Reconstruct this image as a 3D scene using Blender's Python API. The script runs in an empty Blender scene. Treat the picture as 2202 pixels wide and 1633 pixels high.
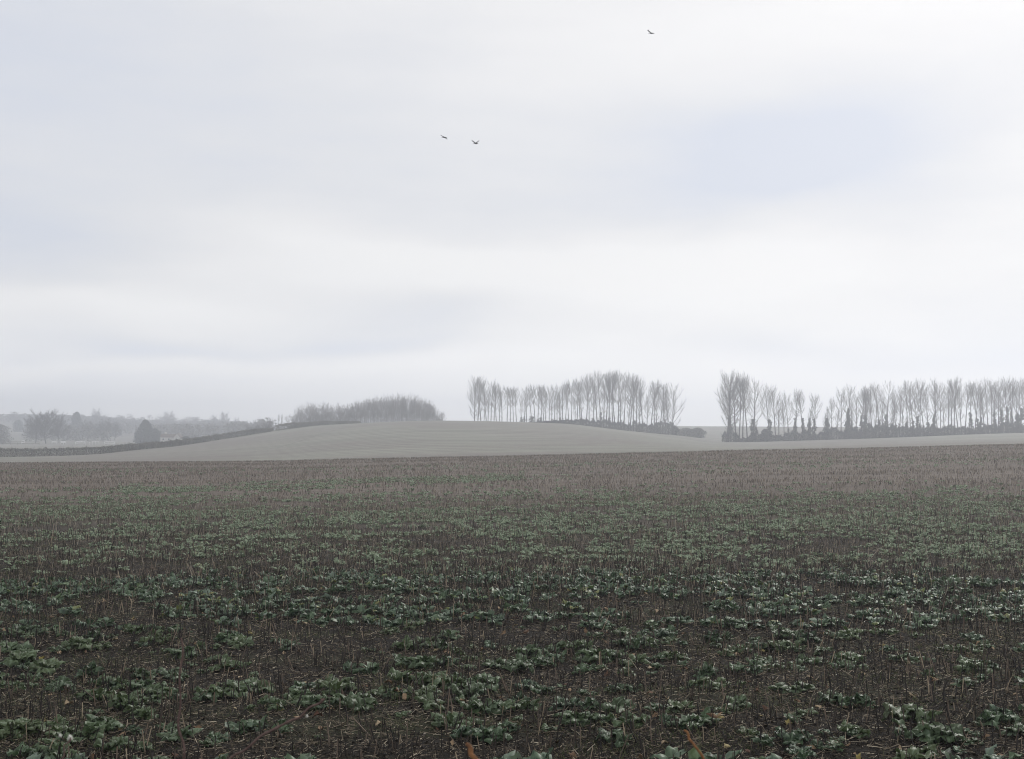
import bpy, math, random
import numpy as np
from mathutils import Vector, Matrix

# ------------------------------------------------------------------ camera
F = 2650.0; W, H = 2202.0, 1633.0; HOR = 935.0
PITCH = math.atan((HOR - H / 2) / F)
scene = bpy.context.scene
cam_d = bpy.data.cameras.new('camera'); cam = bpy.data.objects.new('camera', cam_d)
scene.collection.objects.link(cam); scene.camera = cam
cam.location = (0, 0, 0)
cam.rotation_euler = (math.radians(90) + PITCH, 0, 0)
cam_d.sensor_width = 36.0; cam_d.lens = F / W * 36.0
cam_d.clip_start = 0.05; cam_d.clip_end = 12000
cam_d.dof.use_dof = True; cam_d.dof.focus_distance = 24.0; cam_d.dof.aperture_fstop = 11.0

# ------------------------------------------------------------------ light
SUN_AZ = math.radians(28); SUN_EL = math.radians(33)
SUN_STRENGTH = 1.45
HAZE_DENSITY = 0.00108; HAZE_G = 0.7; HAZE_COL = (0.87, 0.908, 0.982, 1)
view = scene.view_settings
view.view_transform = 'Standard'; view.look = 'None'; view.exposure = 0.0; view.gamma = 1.0
scene.render.engine = 'CYCLES'; scene.render.filter_size = 1.15
cy = scene.cycles
cy.max_bounces = 6; cy.diffuse_bounces = 3; cy.glossy_bounces = 2; cy.transmission_bounces = 2
cy.volume_bounces = 2; cy.transparent_max_bounces = 4
cy.use_denoising = True
try:
    cy.denoiser = 'OPENIMAGEDENOISE'; cy.denoising_input_passes = 'RGB_ALBEDO_NORMAL'
except Exception:
    pass
cy.use_adaptive_sampling = False; cy.pixel_filter_type = 'BLACKMAN_HARRIS'; cy.filter_width = 1.05
cy.sample_clamp_indirect = 4.0

sun_d = bpy.data.lights.new('sun', 'SUN'); sun = bpy.data.objects.new('sun', sun_d)
scene.collection.objects.link(sun)
sun_d.energy = SUN_STRENGTH; sun_d.angle = math.radians(14); sun_d.color = (1.0, 0.965, 0.92)
sdir = Vector((math.sin(SUN_AZ) * math.cos(SUN_EL), math.cos(SUN_AZ) * math.cos(SUN_EL), math.sin(SUN_EL)))
sun.rotation_euler = sdir.to_track_quat('Z', 'Y').to_euler()

world = bpy.data.worlds.new('World'); scene.world = world; world.use_nodes = True
wn = world.node_tree; wn.nodes.clear(); WL = wn.links

def px_dir(px, py):
    a = (px - W / 2) / F; b = (H / 2 - py) / F
    y = math.cos(PITCH) - b * math.sin(PITCH); z = math.sin(PITCH) + b * math.cos(PITCH)
    return a, y, z

class NT:
    """small helper for chains of math nodes"""
    def __init__(s, tree): s.t = tree; s.n = tree.nodes; s.l = tree.links
    def m(s, op, a, b=None, c=None):
        n = s.n.new('ShaderNodeMath'); n.operation = op
        for i, v in enumerate((a, b, c)):
            if v is None: continue
            if isinstance(v, (int, float)): n.inputs[i].default_value = v
            else: s.l.new(v, n.inputs[i])
        return n.outputs[0]
    def mix(s, fac, a, b):
        n = s.n.new('ShaderNodeMix'); n.data_type = 'RGBA'
        for sock, v in ((n.inputs[0], fac), (n.inputs[6], a), (n.inputs[7], b)):
            if isinstance(v, (int, float)): sock.default_value = v
            elif isinstance(v, tuple): sock.default_value = v if len(v) == 4 else (*v, 1)
            else: s.l.new(v, sock)
        return n.outputs[2]
    def noise(s, vec, scale, detail=4, rough=0.55):
        n = s.n.new('ShaderNodeTexNoise'); n.inputs['Scale'].default_value = scale
        n.inputs['Detail'].default_value = detail; n.inputs['Roughness'].default_value = rough
        if vec is not None: s.l.new(vec, n.inputs['Vector'])
        return n.outputs['Fac']
    def mapping(s, vec, scale=(1, 1, 1), rot=(0, 0, 0), loc=(0, 0, 0)):
        n = s.n.new('ShaderNodeMapping'); s.l.new(vec, n.inputs[0])
        n.inputs['Scale'].default_value = scale; n.inputs['Rotation'].default_value = rot; n.inputs['Location'].default_value = loc
        return n.outputs[0]
    def rng(s, v, a, b, c=0.0, d=1.0, smooth=False):
        n = s.n.new('ShaderNodeMapRange'); s.l.new(v, n.inputs[0])
        for i, q in enumerate((a, b, c, d)): n.inputs[i + 1].default_value = q
        if smooth: n.interpolation_type = 'SMOOTHSTEP'
        return n.outputs[0]

def build_sky():
    k = NT(wn)
    out = wn.nodes.new('ShaderNodeOutputWorld'); bg = wn.nodes.new('ShaderNodeBackground')
    bg.inputs['Strength'].default_value = 0.1
    sky = wn.nodes.new('ShaderNodeTexSky'); sky.sky_type = 'NISHITA'; sky.sun_disc = False
    sky.sun_elevation = SUN_EL; sky.sun_rotation = SUN_AZ; sky.dust_density = 2.0
    tc = wn.nodes.new('ShaderNodeTexCoord'); d = tc.outputs['Generated']
    sep = wn.nodes.new('ShaderNodeSeparateXYZ'); WL.new(d, sep.inputs[0])
    x, y, z = sep.outputs
    az = k.m('ARCTAN2', x, y); el = k.m('ARCSINE', z)
    # cloud layer: soft noise, flattened towards the horizon
    zz = k.m('MAXIMUM', k.m('ADD', z, 0.12), 0.05)
    comb = wn.nodes.new('ShaderNodeCombineXYZ')
    WL.new(k.m('DIVIDE', x, zz), comb.inputs[0]); WL.new(k.m('DIVIDE', y, zz), comb.inputs[1])
    n1 = k.noise(comb.outputs[0], 0.55, 2, 0.45)
    n2 = k.noise(k.mapping(d, (1.6, 1.6, 5.0), loc=(3.1, 1.7, 0.4)), 2.2, 3, 0.5)
    n3 = k.noise(k.mapping(d, (1, 1, 3.2), loc=(7.1, 2.7, 1.4)), 3.4, 2, 0.5)
    azw = k.m('ADD', az, k.m('MULTIPLY', k.m('SUBTRACT', n3, 0.5), 0.20))
    elw = k.m('ADD', el, k.m('MULTIPLY', k.m('SUBTRACT', n2, 0.5), 0.07))
    # individual thin and thick places of the overcast (px, py, rx, ry, amount of grey-blue)
    blobs = [(-60, 120, 560, 330, 1.0), (-60, 540, 260, 100, 0.75), (820, 180, 330, 170, 0.38), (700, 400, 520, 110, 0.32),
             (1730, 310, 340, 125, 1.55), (1540, 430, 260, 60, 0.55), (930, 655, 230, 55, 0.8), (800, 738, 170, 30, 0.7),
             (350, 762, 300, 28, 0.85), (1850, 765, 360, 40, 0.62), (2230, 725, 150, 50, 0.38), (1950, 660, 280, 45, 0.25),
             (150, 835, 700, 26, 0.45), (1150, 470, 200, 90, 0.22), (2000, 480, 250, 90, 0.2),
             (900, 545, 420, 62, -0.85), (1450, 605, 360, 70, -0.95), (120, 650, 340, 42, -0.75), (1650, 70, 700, 120, -0.25),
             (2150, 130, 250, 120, 0.15), (1050, 800, 700, 28, -0.18), (200, 800, 300, 16, -0.22)]
    tot = None
    for (px, py, rx, ry, amp) in blobs:
        a, yy, zv = px_dir(px, py)
        a0 = math.atan2(a, yy); e0 = math.atan2(zv, math.hypot(a, yy))
        da = k.m('DIVIDE', k.m('SUBTRACT', azw, a0), rx / F); de = k.m('DIVIDE', k.m('SUBTRACT', elw, e0), ry / F)
        r2 = k.m('ADD', k.m('MULTIPLY', da, da), k.m('MULTIPLY', de, de))
        g = k.m('MULTIPLY', k.m('EXPONENT', k.m('MULTIPLY', r2, -0.9)), amp)
        tot = g if tot is None else k.m('ADD', tot, g)
    tot = k.m('ADD', tot, k.m('MULTIPLY', k.m('SUBTRACT', n1, 0.5), 0.5))
    tot = k.m('ADD', tot, k.m('MULTIPLY', k.m('SUBTRACT', n2, 0.5), 0.55))
    n4 = k.noise(k.mapping(d, (1.5, 1.5, 6), loc=(1.1, 4.7, 2.4)), 6.5, 4, 0.55)
    tot = k.m('ADD', tot, k.m('MULTIPLY', k.m('SUBTRACT', n4, 0.5), 0.62))
    cr = wn.nodes.new('ShaderNodeValToRGB'); WL.new(k.rng(tot, -0.8, 1.2), cr.inputs[0])
    e = cr.color_ramp; e.elements[0].position = 0.0; e.elements[0].color = (0.90, 0.895, 0.893, 1)
    e.elements[1].position = 1.0; e.elements[1].color = (0.64, 0.68, 0.77, 1)
    q = e.elements.new(0.42); q.color = (0.828, 0.827, 0.838, 1)
    q = e.elements.new(0.20); q.color = (0.885, 0.882, 0.885, 1)
    q = e.elements.new(0.66); q.color = (0.745, 0.757, 0.79, 1)
    vm = wn.nodes.new('ShaderNodeVectorMath'); vm.operation = 'SCALE'; WL.new(cr.outputs[0], vm.inputs[0]); WL.new(k.m('ADD', k.m('MULTIPLY', k.m('EXPONENT', k.m('MULTIPLY', k.m('POWER', k.m('DIVIDE', k.m('ABSOLUTE', el), 0.075), 2.0), -1.0)), 4.0), 10.2), vm.inputs['Scale'])
    WL.new(k.mix(0.96, sky.outputs[0], vm.outputs[0]), bg.inputs['Color'])
    WL.new(bg.outputs[0], out.inputs[0])
build_sky()

# ------------------------------------------------------------------ helpers
COL = scene.collection
def tag(o, label=None, cat=None, group=None, kind=None):
    if label: o['label'] = label
    if cat: o['category'] = cat
    if group: o['group'] = group
    if kind: o['kind'] = kind
    return o
def mesh_quads(name, V, Q, mat, parent=None, attr=None, smooth=False):
    me = bpy.data.meshes.new(name); V = np.asarray(V, np.float32); Q = np.asarray(Q, np.int32)
    me.vertices.add(len(V)); me.vertices.foreach_set('co', V.ravel())
    n = Q.shape[1]
    me.loops.add(Q.size); me.loops.foreach_set('vertex_index', Q.ravel())
    me.polygons.add(len(Q)); me.polygons.foreach_set('loop_start', np.arange(len(Q), dtype=np.int32) * n)
    if smooth: me.polygons.foreach_set('use_smooth', np.ones(len(Q), bool))
    if attr is not None:
        for an, av in attr.items():
            at = me.attributes.new(an, 'FLOAT', 'POINT'); at.data.foreach_set('value', np.asarray(av, np.float32))
    me.update(calc_edges=True); me.validate()
    if mat: me.materials.append(mat)
    o = bpy.data.objects.new(name, me); COL.objects.link(o)
    if parent: o.parent = parent
    return o
def empty(name, loc=(0, 0, 0), rz=0.0):
    o = bpy.data.objects.new(name, None); COL.objects.link(o); o.location = loc; o.rotation_euler = (0, 0, rz)
    o.empty_display_size = 0.2
    return o
def copy_thing(root):
    r = root.copy(); COL.objects.link(r)
    for ch in root.children:
        c = ch.copy(); COL.objects.link(c); c.parent = r
    return r
class Geo:
    def __init__(s): s.V = []; s.Q = []; s.A = []; s.n = 0
    def add(s, V, Q, A=None):
        s.V.append(V); s.Q.append(Q + s.n); s.n += len(V); s.A.append(np.zeros(len(V)) if A is None else A)
    def build(s, name, mat, parent=None, smooth=False, attr=None):
        V = np.concatenate(s.V); Q = np.concatenate(s.Q)
        return mesh_quads(name, V, Q, mat, parent, {attr: np.concatenate(s.A)} if attr else None, smooth)
def prisms(p0, p1, r0, r1, k=3):
    """tapered open prisms between p0 and p1 (N,3)"""
    p0 = np.asarray(p0, float); p1 = np.asarray(p1, float); N = len(p0)
    r0 = np.broadcast_to(np.asarray(r0, float), (N,)); r1 = np.broadcast_to(np.asarray(r1, float), (N,))
    d = p1 - p0; d /= np.linalg.norm(d, axis=1, keepdims=True) + 1e-9
    ref = np.where(np.abs(d[:, 2:3]) > 0.9, np.array([[1., 0, 0]]), np.array([[0, 0, 1.]]))
    a = np.cross(d, ref); a /= np.linalg.norm(a, axis=1, keepdims=True) + 1e-9; b = np.cross(d, a)
    V = np.zeros((N, 2 * k, 3)); Q = np.zeros((N, k, 4), int); base = np.arange(N) * 2 * k
    for i in range(k):
        t = 2 * math.pi * i / k; off = math.cos(t) * a + math.sin(t) * b
        V[:, i] = p0 + off * r0[:, None]; V[:, k + i] = p1 + off * r1[:, None]
        j = (i + 1) % k
        Q[:, i] = np.stack([base + i, base + j, base + k + j, base + k + i], 1)
    return V.reshape(-1, 3), Q.reshape(-1, 4)
def cards(P, size, rng, up=0.0):
    """leaf-sized bent quads with random orientation"""
    N = len(P); a = rng.normal(size=(N, 3)); a /= np.linalg.norm(a, axis=1, keepdims=True)
    b = np.cross(a, rng.normal(size=(N, 3))); b[:, 2] += up; b /= np.linalg.norm(b, axis=1, keepdims=True)
    s = (np.broadcast_to(size, (N,)) * rng.uniform(0.6, 1.3, N))[:, None]
    V = np.stack([P - a * s * .5 - b * s * .35, P + a * s * .5 - b * s * .2, P + a * s * .4 + b * s * .5, P - a * s * .35 + b * s * .35], 1)
    return V.reshape(-1, 3), np.arange(N * 4).reshape(-1, 4)
def pchip(x, y, xi):
    """monotone cubic interpolation; y may be (n,) or (n,m)"""
    x = np.asarray(x, float); y = np.asarray(y, float)
    if y.ndim == 1: y = y[:, None]; flat = True
    else: flat = False
    h = np.diff(x)[:, None]; dl = np.diff(y, axis=0) / h
    m = np.zeros_like(y); m[0] = dl[0]; m[-1] = dl[-1]
    w1 = 2 * h[1:] + h[:-1]; w2 = h[1:] + 2 * h[:-1]
    with np.errstate(divide='ignore', invalid='ignore'):
        hm = (w1 + w2) / (w1 / dl[:-1] + w2 / dl[1:])
    m[1:-1] = np.where(dl[:-1] * dl[1:] > 0, hm, 0)
    i = np.clip(np.searchsorted(x, xi) - 1, 0, len(x) - 2); t = ((xi - x[i]) / (x[i + 1] - x[i]))[:, None]; hh = (x[i + 1] - x[i])[:, None]
    r = (2*t**3-3*t**2+1)*y[i] + (t**3-2*t**2+t)*hh*m[i] + (-2*t**3+3*t**2)*y[i+1] + (t**3-t**2)*hh*m[i+1]
    return r[:, 0] if flat else r

# ------------------------------------------------------------------ terrain
DK = [130, 150, 190, 265, 330, 400, 470, 560, 700, 1000, 1300, 1600, 4200]
TAB = {
    -700: [999, 1005, 1002, 986, 984, 970, 962, 957, 950, 922, 900, 904, 928],
    0:    [997, 1003, 1000, 984, 981, 970, 962, 957, 950, 925, 902, 906, 928],
    300:  [995.5, 1001, 998, 981, 967, 966, 962, 958, 951, 932, 908, 912, 928],
    450:  [994.5, 1000, 994, 974, 957, 947, 945, 947, 945, 932, 914, 918, 930],
    600:  [993, 998, 989, 964, 942, 926, 924, 930, 934, 934, 928, 930, 932],
    700:  [990.5, 995, 983, 954, 930, 915, 915, 920, 928, 932, 932, 932, 933],
    950:  [985, 990, 975, 940, 914, 905, 908, 914, 922, 930, 932, 932, 933],
    1200: [980, 984, 970, 942, 920, 911, 913, 917, 922, 928, 932, 932, 933],
    1350: [976, 980, 968, 948, 933, 927, 929, 925, 918, 926, 930, 932, 933],
    1450: [974, 978, 968, 956, 945, 937, 936, 928, 917, 925, 930, 932, 933],
    1560: [971, 975, 968, 962, 956, 951, 944, 931, 917.5, 925, 930, 932, 933],
    1840: [966, 969, 962, 956, 950, 944, 938, 930, 919, 927, 931, 932, 933],
    2202: [957, 960, 953, 945, 938, 931, 931, 928, 921, 929, 932, 933, 934],
    2900: [948, 950, 944, 936, 930, 922, 925, 925, 922, 930, 932, 933, 934]}
PXK = np.array(sorted(TAB)); NEARK = [0, 12, 28, 60, 90]; NEARW = [0, 0, 0, 0.28, 0.62]
Zk = np.zeros((len(NEARK) + len(DK), len(PXK)))
for j, p in enumerate(PXK):
    zf = [-(v - HOR) / F * d for v, d in zip(TAB[p], DK)]
    Zk[:, j] = [-3.0 + (zf[0] + 3.0) * w for w in NEARW] + zf
DD = np.array(NEARK + DK, float)
DFINE = np.concatenate([np.arange(0, 700, 2.0), np.arange(700, 4201, 10.0)])
PFINE = np.linspace(-700, 2900, 721)
ZT = pchip(PXK, pchip(DD, Zk, DFINE).T, PFINE).T           # (D, px)
_rs = np.random.RandomState(5)
_wv = [(_rs.uniform(0, 6.28), l, _rs.uniform(0, 6.28)) for l in (0.9, 1.7, 3.1, 5.7, 11., 19.)]
def ground(x, y, rough=True):
    x = np.asarray(x, float); y = np.asarray(y, float)
    yy = np.maximum(y, 1e-3); px = np.clip(W / 2 + F * x / np.maximum(yy, 8), -699, 2899); yc = np.clip(yy, 0, 4199)
    fd = np.interp(yc, DFINE, np.arange(len(DFINE))); fp = (px + 700) / 5.0
    i = np.minimum(fd.astype(int), len(DFINE) - 2); j = np.minimum(fp.astype(int), len(PFINE) - 2); a = fd - i; b = fp - j
    z = (ZT[i, j] * (1 - a) * (1 - b) + ZT[i + 1, j] * a * (1 - b) + ZT[i, j + 1] * (1 - a) * b + ZT[i + 1, j + 1] * a * b)
    if rough:
        amp = np.clip(1 - yy / 140., 0.0, 1)
        for (t, l, ph) in _wv:
            z = z + amp * 0.006 * l ** 0.75 * np.sin(6.283 / l * (x * math.cos(t) + yy * math.sin(t)) + ph)
    return z
def at(px, D, dz=0.0):
    x = (px - W / 2) / F * D
    return Vector((x, D, float(ground(x, D)) + dz))
def z_of(py, D): return -(py - HOR) / F * D

# ------------------------------------------------------------------ materials
def new_mat(name, rough=0.9, spec=0.2):
    m = bpy.data.materials.new(name); m.use_nodes = True; b = m.node_tree.nodes['Principled BSDF']
    b.inputs['Roughness'].default_value = rough; b.inputs['Specular IOR Level'].default_value = spec
    return m, NT(m.node_tree), b
def island_mat(name, cols, rough=0.8, spec=0.2, noise_scale=0.0, dark=0.25):
    """colour picked per loose piece from a ramp, with slight object-space noise"""
    m, k, b = new_mat(name, rough, spec)
    g = k.n.new('ShaderNodeNewGeometry'); cr = k.n.new('ShaderNodeValToRGB'); k.l.new(g.outputs['Random Per Island'], cr.inputs[0])
    e = cr.color_ramp
    e.elements[0].position = 0; e.elements[0].color = (*cols[0][1], 1); e.elements[1].position = 1; e.elements[1].color = (*cols[-1][1], 1)
    for p, c in cols[1:-1]: q = e.elements.new(p); q.color = (*c, 1)
    c = cr.outputs[0]
    if noise_scale:
        nz = k.noise(g.outputs['Position'], noise_scale, 4)
        c = k.mix(k.rng(nz, 0.35, 0.65, 0, dark), c, tuple(v * 0.3 for v in cols[0][1]))
    k.l.new(c, b.inputs['Base Color'])
    return m
def noise_mat(name, c0, c1, scale, rough=0.9, c2=None, scale2=3.0, stretch=(1, 1, 1), bump=0.0):
    m, k, b = new_mat(name, rough); g = k.n.new('ShaderNodeNewGeometry')
    v = k.mapping(g.outputs['Position'], stretch)
    c = k.mix(k.rng(k.noise(v, scale, 6), 0.35, 0.65), c0, c1)
    if c2: c = k.mix(k.rng(k.noise(v, scale2, 5), 0.45, 0.62), c, c2)
    k.l.new(c, b.inputs['Base Color'])
    if bump:
        bp = k.n.new('ShaderNodeBump'); bp.inputs['Strength'].default_value = bump; bp.inputs['Distance'].default_value = 0.05
        k.l.new(k.noise(v, scale * 2, 6), bp.inputs['Height']); k.l.new(bp.outputs[0], b.inputs['Normal'])
    return m

def soil_material():
    m, k, b = new_mat('soil', 0.95, 0.15); g = k.n.new('ShaderNodeNewGeometry'); P = g.outputs['Position']
    c = k.mix(k.rng(k.noise(P, 9, 8, 0.7), 0.35, 0.66), (0.005, 0.0045, 0.004), (0.032, 0.027, 0.022))
    c = k.mix(k.rng(k.noise(P, 60, 5, 0.7), 0.56, 0.70), c, (0.13, 0.10, 0.075))
    c = k.mix(k.rng(k.noise(k.mapping(P, (0.25, 1, 1)), 0.8, 5), 0.50, 0.66, 0, 0.6), c, (0.050, 0.056, 0.028))
    sep = k.n.new('ShaderNodeSeparateXYZ'); k.l.new(P, sep.inputs[0])
    # soil colour blends to lighter straw tones further out in the field
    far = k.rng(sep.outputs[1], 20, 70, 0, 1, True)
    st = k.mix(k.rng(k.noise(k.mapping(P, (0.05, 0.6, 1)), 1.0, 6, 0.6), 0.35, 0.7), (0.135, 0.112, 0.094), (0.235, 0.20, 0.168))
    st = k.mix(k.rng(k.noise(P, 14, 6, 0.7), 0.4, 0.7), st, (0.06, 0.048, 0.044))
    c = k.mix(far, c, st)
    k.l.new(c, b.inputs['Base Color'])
    bp = k.n.new('ShaderNodeBump'); bp.inputs['Strength'].default_value = 0.9; bp.inputs['Distance'].default_value = 0.04
    k.l.new(k.noise(P, 22, 8, 0.75), bp.inputs['Height']); k.l.new(bp.outputs[0], b.inputs['Normal'])
    return m
def hill_material():
    m, k, b = new_mat('pale_stubble', 0.95, 0.1); g = k.n.new('ShaderNodeNewGeometry'); P = g.outputs['Position']
    c = k.mix(k.rng(k.noise(k.mapping(P, (0.012, 0.10, 0.2), rot=(0, 0, 0.12)), 1.0, 7, 0.62), 0.34, 0.66), (0.165, 0.170, 0.138), (0.315, 0.302, 0.258))
    c = k.mix(k.rng(k.noise(k.mapping(P, (1, 0.6, 1)), 0.018, 5), 0.44, 0.58, 0, 0.8), c, (0.205, 0.175, 0.165))
    c = k.mix(k.rng(k.noise(k.mapping(P, (0.35, 1, 1)), 0.9, 8, 0.8), 0.46, 0.62, 0, 0.8), c, (0.29, 0.29, 0.255))
    w = k.n.new('ShaderNodeTexWave'); w.inputs['Scale'].default_value = 0.045; w.inputs['Distortion'].default_value = 2.2
    w.inputs['Detail'].default_value = 2; w.inputs['Detail Scale'].default_value = 0.4
    k.l.new(k.mapping(P, (0.10, 1, 1), rot=(0, 0, 0.06)), w.inputs[0]); w.bands_direction = 'Y'
    c = k.mix(k.rng(w.outputs['Fac'], 0.80, 0.99, 0, 0.6), c, (0.09, 0.085, 0.075))
    c = k.mix(k.rng(k.noise(P, 3.2, 5, 0.8), 0.36, 0.5, 0.55, 0), c, (0.06, 0.065, 0.045))
    k.l.new(c, b.inputs['Base Color'])
    bp = k.n.new('ShaderNodeBump'); bp.inputs['Strength'].default_value = 0.8; bp.inputs['Distance'].default_value = 0.25
    k.l.new(k.noise(k.mapping(P, (0.4, 1, 1)), 1.4, 6, 0.75), bp.inputs['Height']); k.l.new(bp.outputs[0], b.inputs['Normal'])
    return m
M = {}
M['soil'] = soil_material(); M['hill'] = hill_material()
M['bark'] = noise_mat('bark', (0.035, 0.032, 0.030), (0.07, 0.064, 0.056), 3.0)
M['twigs'] = noise_mat('twigs', (0.040, 0.035, 0.033), (0.080, 0.067, 0.060), 1.2)
M['grey_twigs'] = noise_mat('grey_twigs', (0.12, 0.11, 0.10), (0.22, 0.20, 0.18), 0.4)
M['ivy'] = island_mat('ivy_leaves', [(0, (0.012, 0.020, 0.012)), (0.6, (0.022, 0.034, 0.020)), (1, (0.045, 0.06, 0.035))], 0.5, 0.4)
M['hedge'] = island_mat('hedge_leaves', [(0, (0.12, 0.122, 0.10)), (0.5, (0.22, 0.216, 0.175)), (0.85, (0.28, 0.26, 0.215)), (1, (0.32, 0.30, 0.25))], 0.8, 0.2, 0.25, 0.4)
M['scrub'] = island_mat('scrub_leaves', [(0, (0.014, 0.017, 0.014)), (0.6, (0.028, 0.032, 0.024)), (1, (0.06, 0.055, 0.04))], 0.8, 0.2, 0.2, 0.4)
M['conifer'] = island_mat('conifer_leaves', [(0, (0.010, 0.017, 0.012)), (1, (0.03, 0.04, 0.026))], 0.8)
M['wood'] = island_mat('far_twigs', [(0, (0.12, 0.114, 0.108)), (0.5, (0.20, 0.19, 0.175)), (1, (0.28, 0.265, 0.235))], 0.95, 0.05, 0.03, 0.35)
M['stalk'] = island_mat('stubble_stalks', [(0, (0.014, 0.012, 0.011)), (0.55, (0.032, 0.026, 0.023)), (0.80, (0.095, 0.074, 0.058)), (0.94, (0.20, 0.15, 0.115)), (1, (0.42, 0.34, 0.24))], 0.7, 0.3)
M['stalk_pale'] = island_mat('paler_stubble', [(0, (0.05, 0.041, 0.036)), (0.35, (0.155, 0.126, 0.104)), (0.75, (0.285, 0.24, 0.195)), (1, (0.48, 0.42, 0.34))], 0.7, 0.3)  # lighter stalk tones, mixed in more and more with distance
M['straw'] = island_mat('straw_litter', [(0, (0.016, 0.013, 0.012)), (0.46, (0.036, 0.029, 0.023)), (0.72, (0.17, 0.135, 0.098)), (0.92, (0.34, 0.285, 0.21)), (1, (0.60, 0.53, 0.41))], 0.8, 0.2)
M['clod'] = island_mat('clods', [(0, (0.010, 0.009, 0.008)), (0.6, (0.030, 0.025, 0.020)), (0.92, (0.075, 0.062, 0.05)), (1, (0.24, 0.22, 0.19))], 0.95, 0.1)
M['grass'] = island_mat('grass_blades', [(0, (0.03, 0.045, 0.018)), (0.6, (0.085, 0.105, 0.04)), (1, (0.20, 0.19, 0.10))], 0.7, 0.3)
M['dead'] = island_mat('dead_leaf', [(0, (0.09, 0.045, 0.03)), (0.35, (0.17, 0.11, 0.065)), (0.6, (0.34, 0.24, 0.15)), (0.85, (0.42, 0.34, 0.23)), (1, (0.24, 0.20, 0.05))], 0.85, 0.2, 30, 0.4)
M['crow'] = noise_mat('crow_feathers', (0.006, 0.006, 0.007), (0.014, 0.014, 0.016), 6, 0.5)
def leaf_material(name, shades, edge, rough=0.45, spec=0.32):
    m, k, b = new_mat(name, rough, spec); g = k.n.new('ShaderNodeNewGeometry'); P = g.outputs['Position']
    cr = k.n.new('ShaderNodeValToRGB'); k.l.new(g.outputs['Random Per Island'], cr.inputs[0]); e = cr.color_ramp
    e.elements[0].position = 0; e.elements[0].color = (*shades[0][1], 1); e.elements[1].position = 1; e.elements[1].color = (*shades[-1][1], 1)
    for p, c in shades[1:-1]: q = e.elements.new(p); q.color = (*c, 1)
    c = k.mix(k.rng(k.noise(P, 22, 4), 0.44, 0.70, 0, 0.5), cr.outputs[0], edge)
    at_ = k.n.new('ShaderNodeAttribute'); at_.attribute_name = 'vein'
    oi = k.n.new('ShaderNodeObjectInfo'); c = k.mix(k.m('MULTIPLY', oi.outputs['Random'], 0.42), c, (0.11, 0.125, 0.038))
    c = k.mix(k.rng(k.noise(P, 0.9, 2), 0.5, 0.7, 0, 0.35), c, (0.085, 0.125, 0.05))
    c = k.mix(k.rng(at_.outputs['Fac'], 0.35, 1.0, 0, 0.75), c, edge)
    k.l.new(c, b.inputs['Base Color'])
    b.inputs['Subsurface Weight'].default_value = 0.0
    tr = k.n.new('ShaderNodeBsdfTranslucent'); k.l.new(c, tr.inputs[0]); mx = k.n.new('ShaderNodeMixShader'); mx.inputs[0].default_value = 0.25
    out = [n for n in k.n if n.type == 'OUTPUT_MATERIAL'][0]
    k.l.new(b.outputs[0], mx.inputs[1]); k.l.new(tr.outputs[0], mx.inputs[2]); k.l.new(mx.outputs[0], out.inputs[0])
    return m
GREEN = [(0, (0.010, 0.026, 0.013)), (0.35, (0.026, 0.054, 0.026)), (0.6, (0.055, 0.098, 0.046)), (0.78, (0.10, 0.150, 0.105)), (0.88, (0.18, 0.225, 0.19)), (0.94, (0.085, 0.140, 0.030)), (1, (0.28, 0.25, 0.09))]
M['leaf'] = leaf_material('rape_leaf', GREEN, (0.175, 0.245, 0.150))
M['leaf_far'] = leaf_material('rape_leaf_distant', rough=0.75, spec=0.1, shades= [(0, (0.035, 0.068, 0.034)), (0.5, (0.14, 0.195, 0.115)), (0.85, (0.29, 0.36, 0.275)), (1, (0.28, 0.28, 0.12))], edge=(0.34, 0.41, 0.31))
M['petiole'] = noise_mat('petiole', (0.10, 0.13, 0.06), (0.22, 0.20, 0.11), 20, 0.6)

# ------------------------------------------------------------------ ground sheets
def grid_sheet(name, rs, ang, mat, fn):
    A, R = np.meshgrid(ang, rs); X = R * np.tan(A) if fn == 'fan' else R * np.sin(A); Y = R if fn == 'fan' else R * np.cos(A)
    Z = ground(X, Y)
    V = np.stack([X, Y, Z], -1).reshape(-1, 3); n, m = X.shape
    i, j = np.meshgrid(np.arange(n - 1), np.arange(m - 1), indexing='ij'); b = (i * m + j).ravel()
    Q = np.stack([b, b + 1, b + m + 1, b + m], 1)
    return tag(mesh_quads(name, V, Q, mat, None, None, True), kind='structure')
EDGE = 137.0
# near field: fine around the view, stretching behind the camera too
def near_sheet():
    ys = np.concatenate([np.linspace(-60, 4, 12), np.arange(5, 32, 0.22), np.arange(32, 80, 0.7), np.linspace(80, EDGE, 40)])
    t = np.linspace(-1, 1, 361); xs = np.sign(t) * (np.abs(t) ** 1.9)
    Y = np.repeat(ys[:, None], len(xs), 1); hw = 30 + np.maximum(Y, 0) * 1.25; X = xs[None, :] * hw
    Z = ground(X, Y); V = np.stack([X, Y, Z], -1).reshape(-1, 3); n, m = X.shape
    i, j = np.meshgrid(np.arange(n - 1), np.arange(m - 1), indexing='ij'); b = (i * m + j).ravel()
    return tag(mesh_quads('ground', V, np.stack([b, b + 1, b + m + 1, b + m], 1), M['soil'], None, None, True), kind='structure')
near_sheet()
grid_sheet('hillside', np.concatenate([np.arange(EDGE, 480, 3.0), np.arange(480, 1480, 10.0)]),
           np.arctan(np.linspace(-1.2, 1.2, 420)), M['hill'], 'fan')

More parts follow.
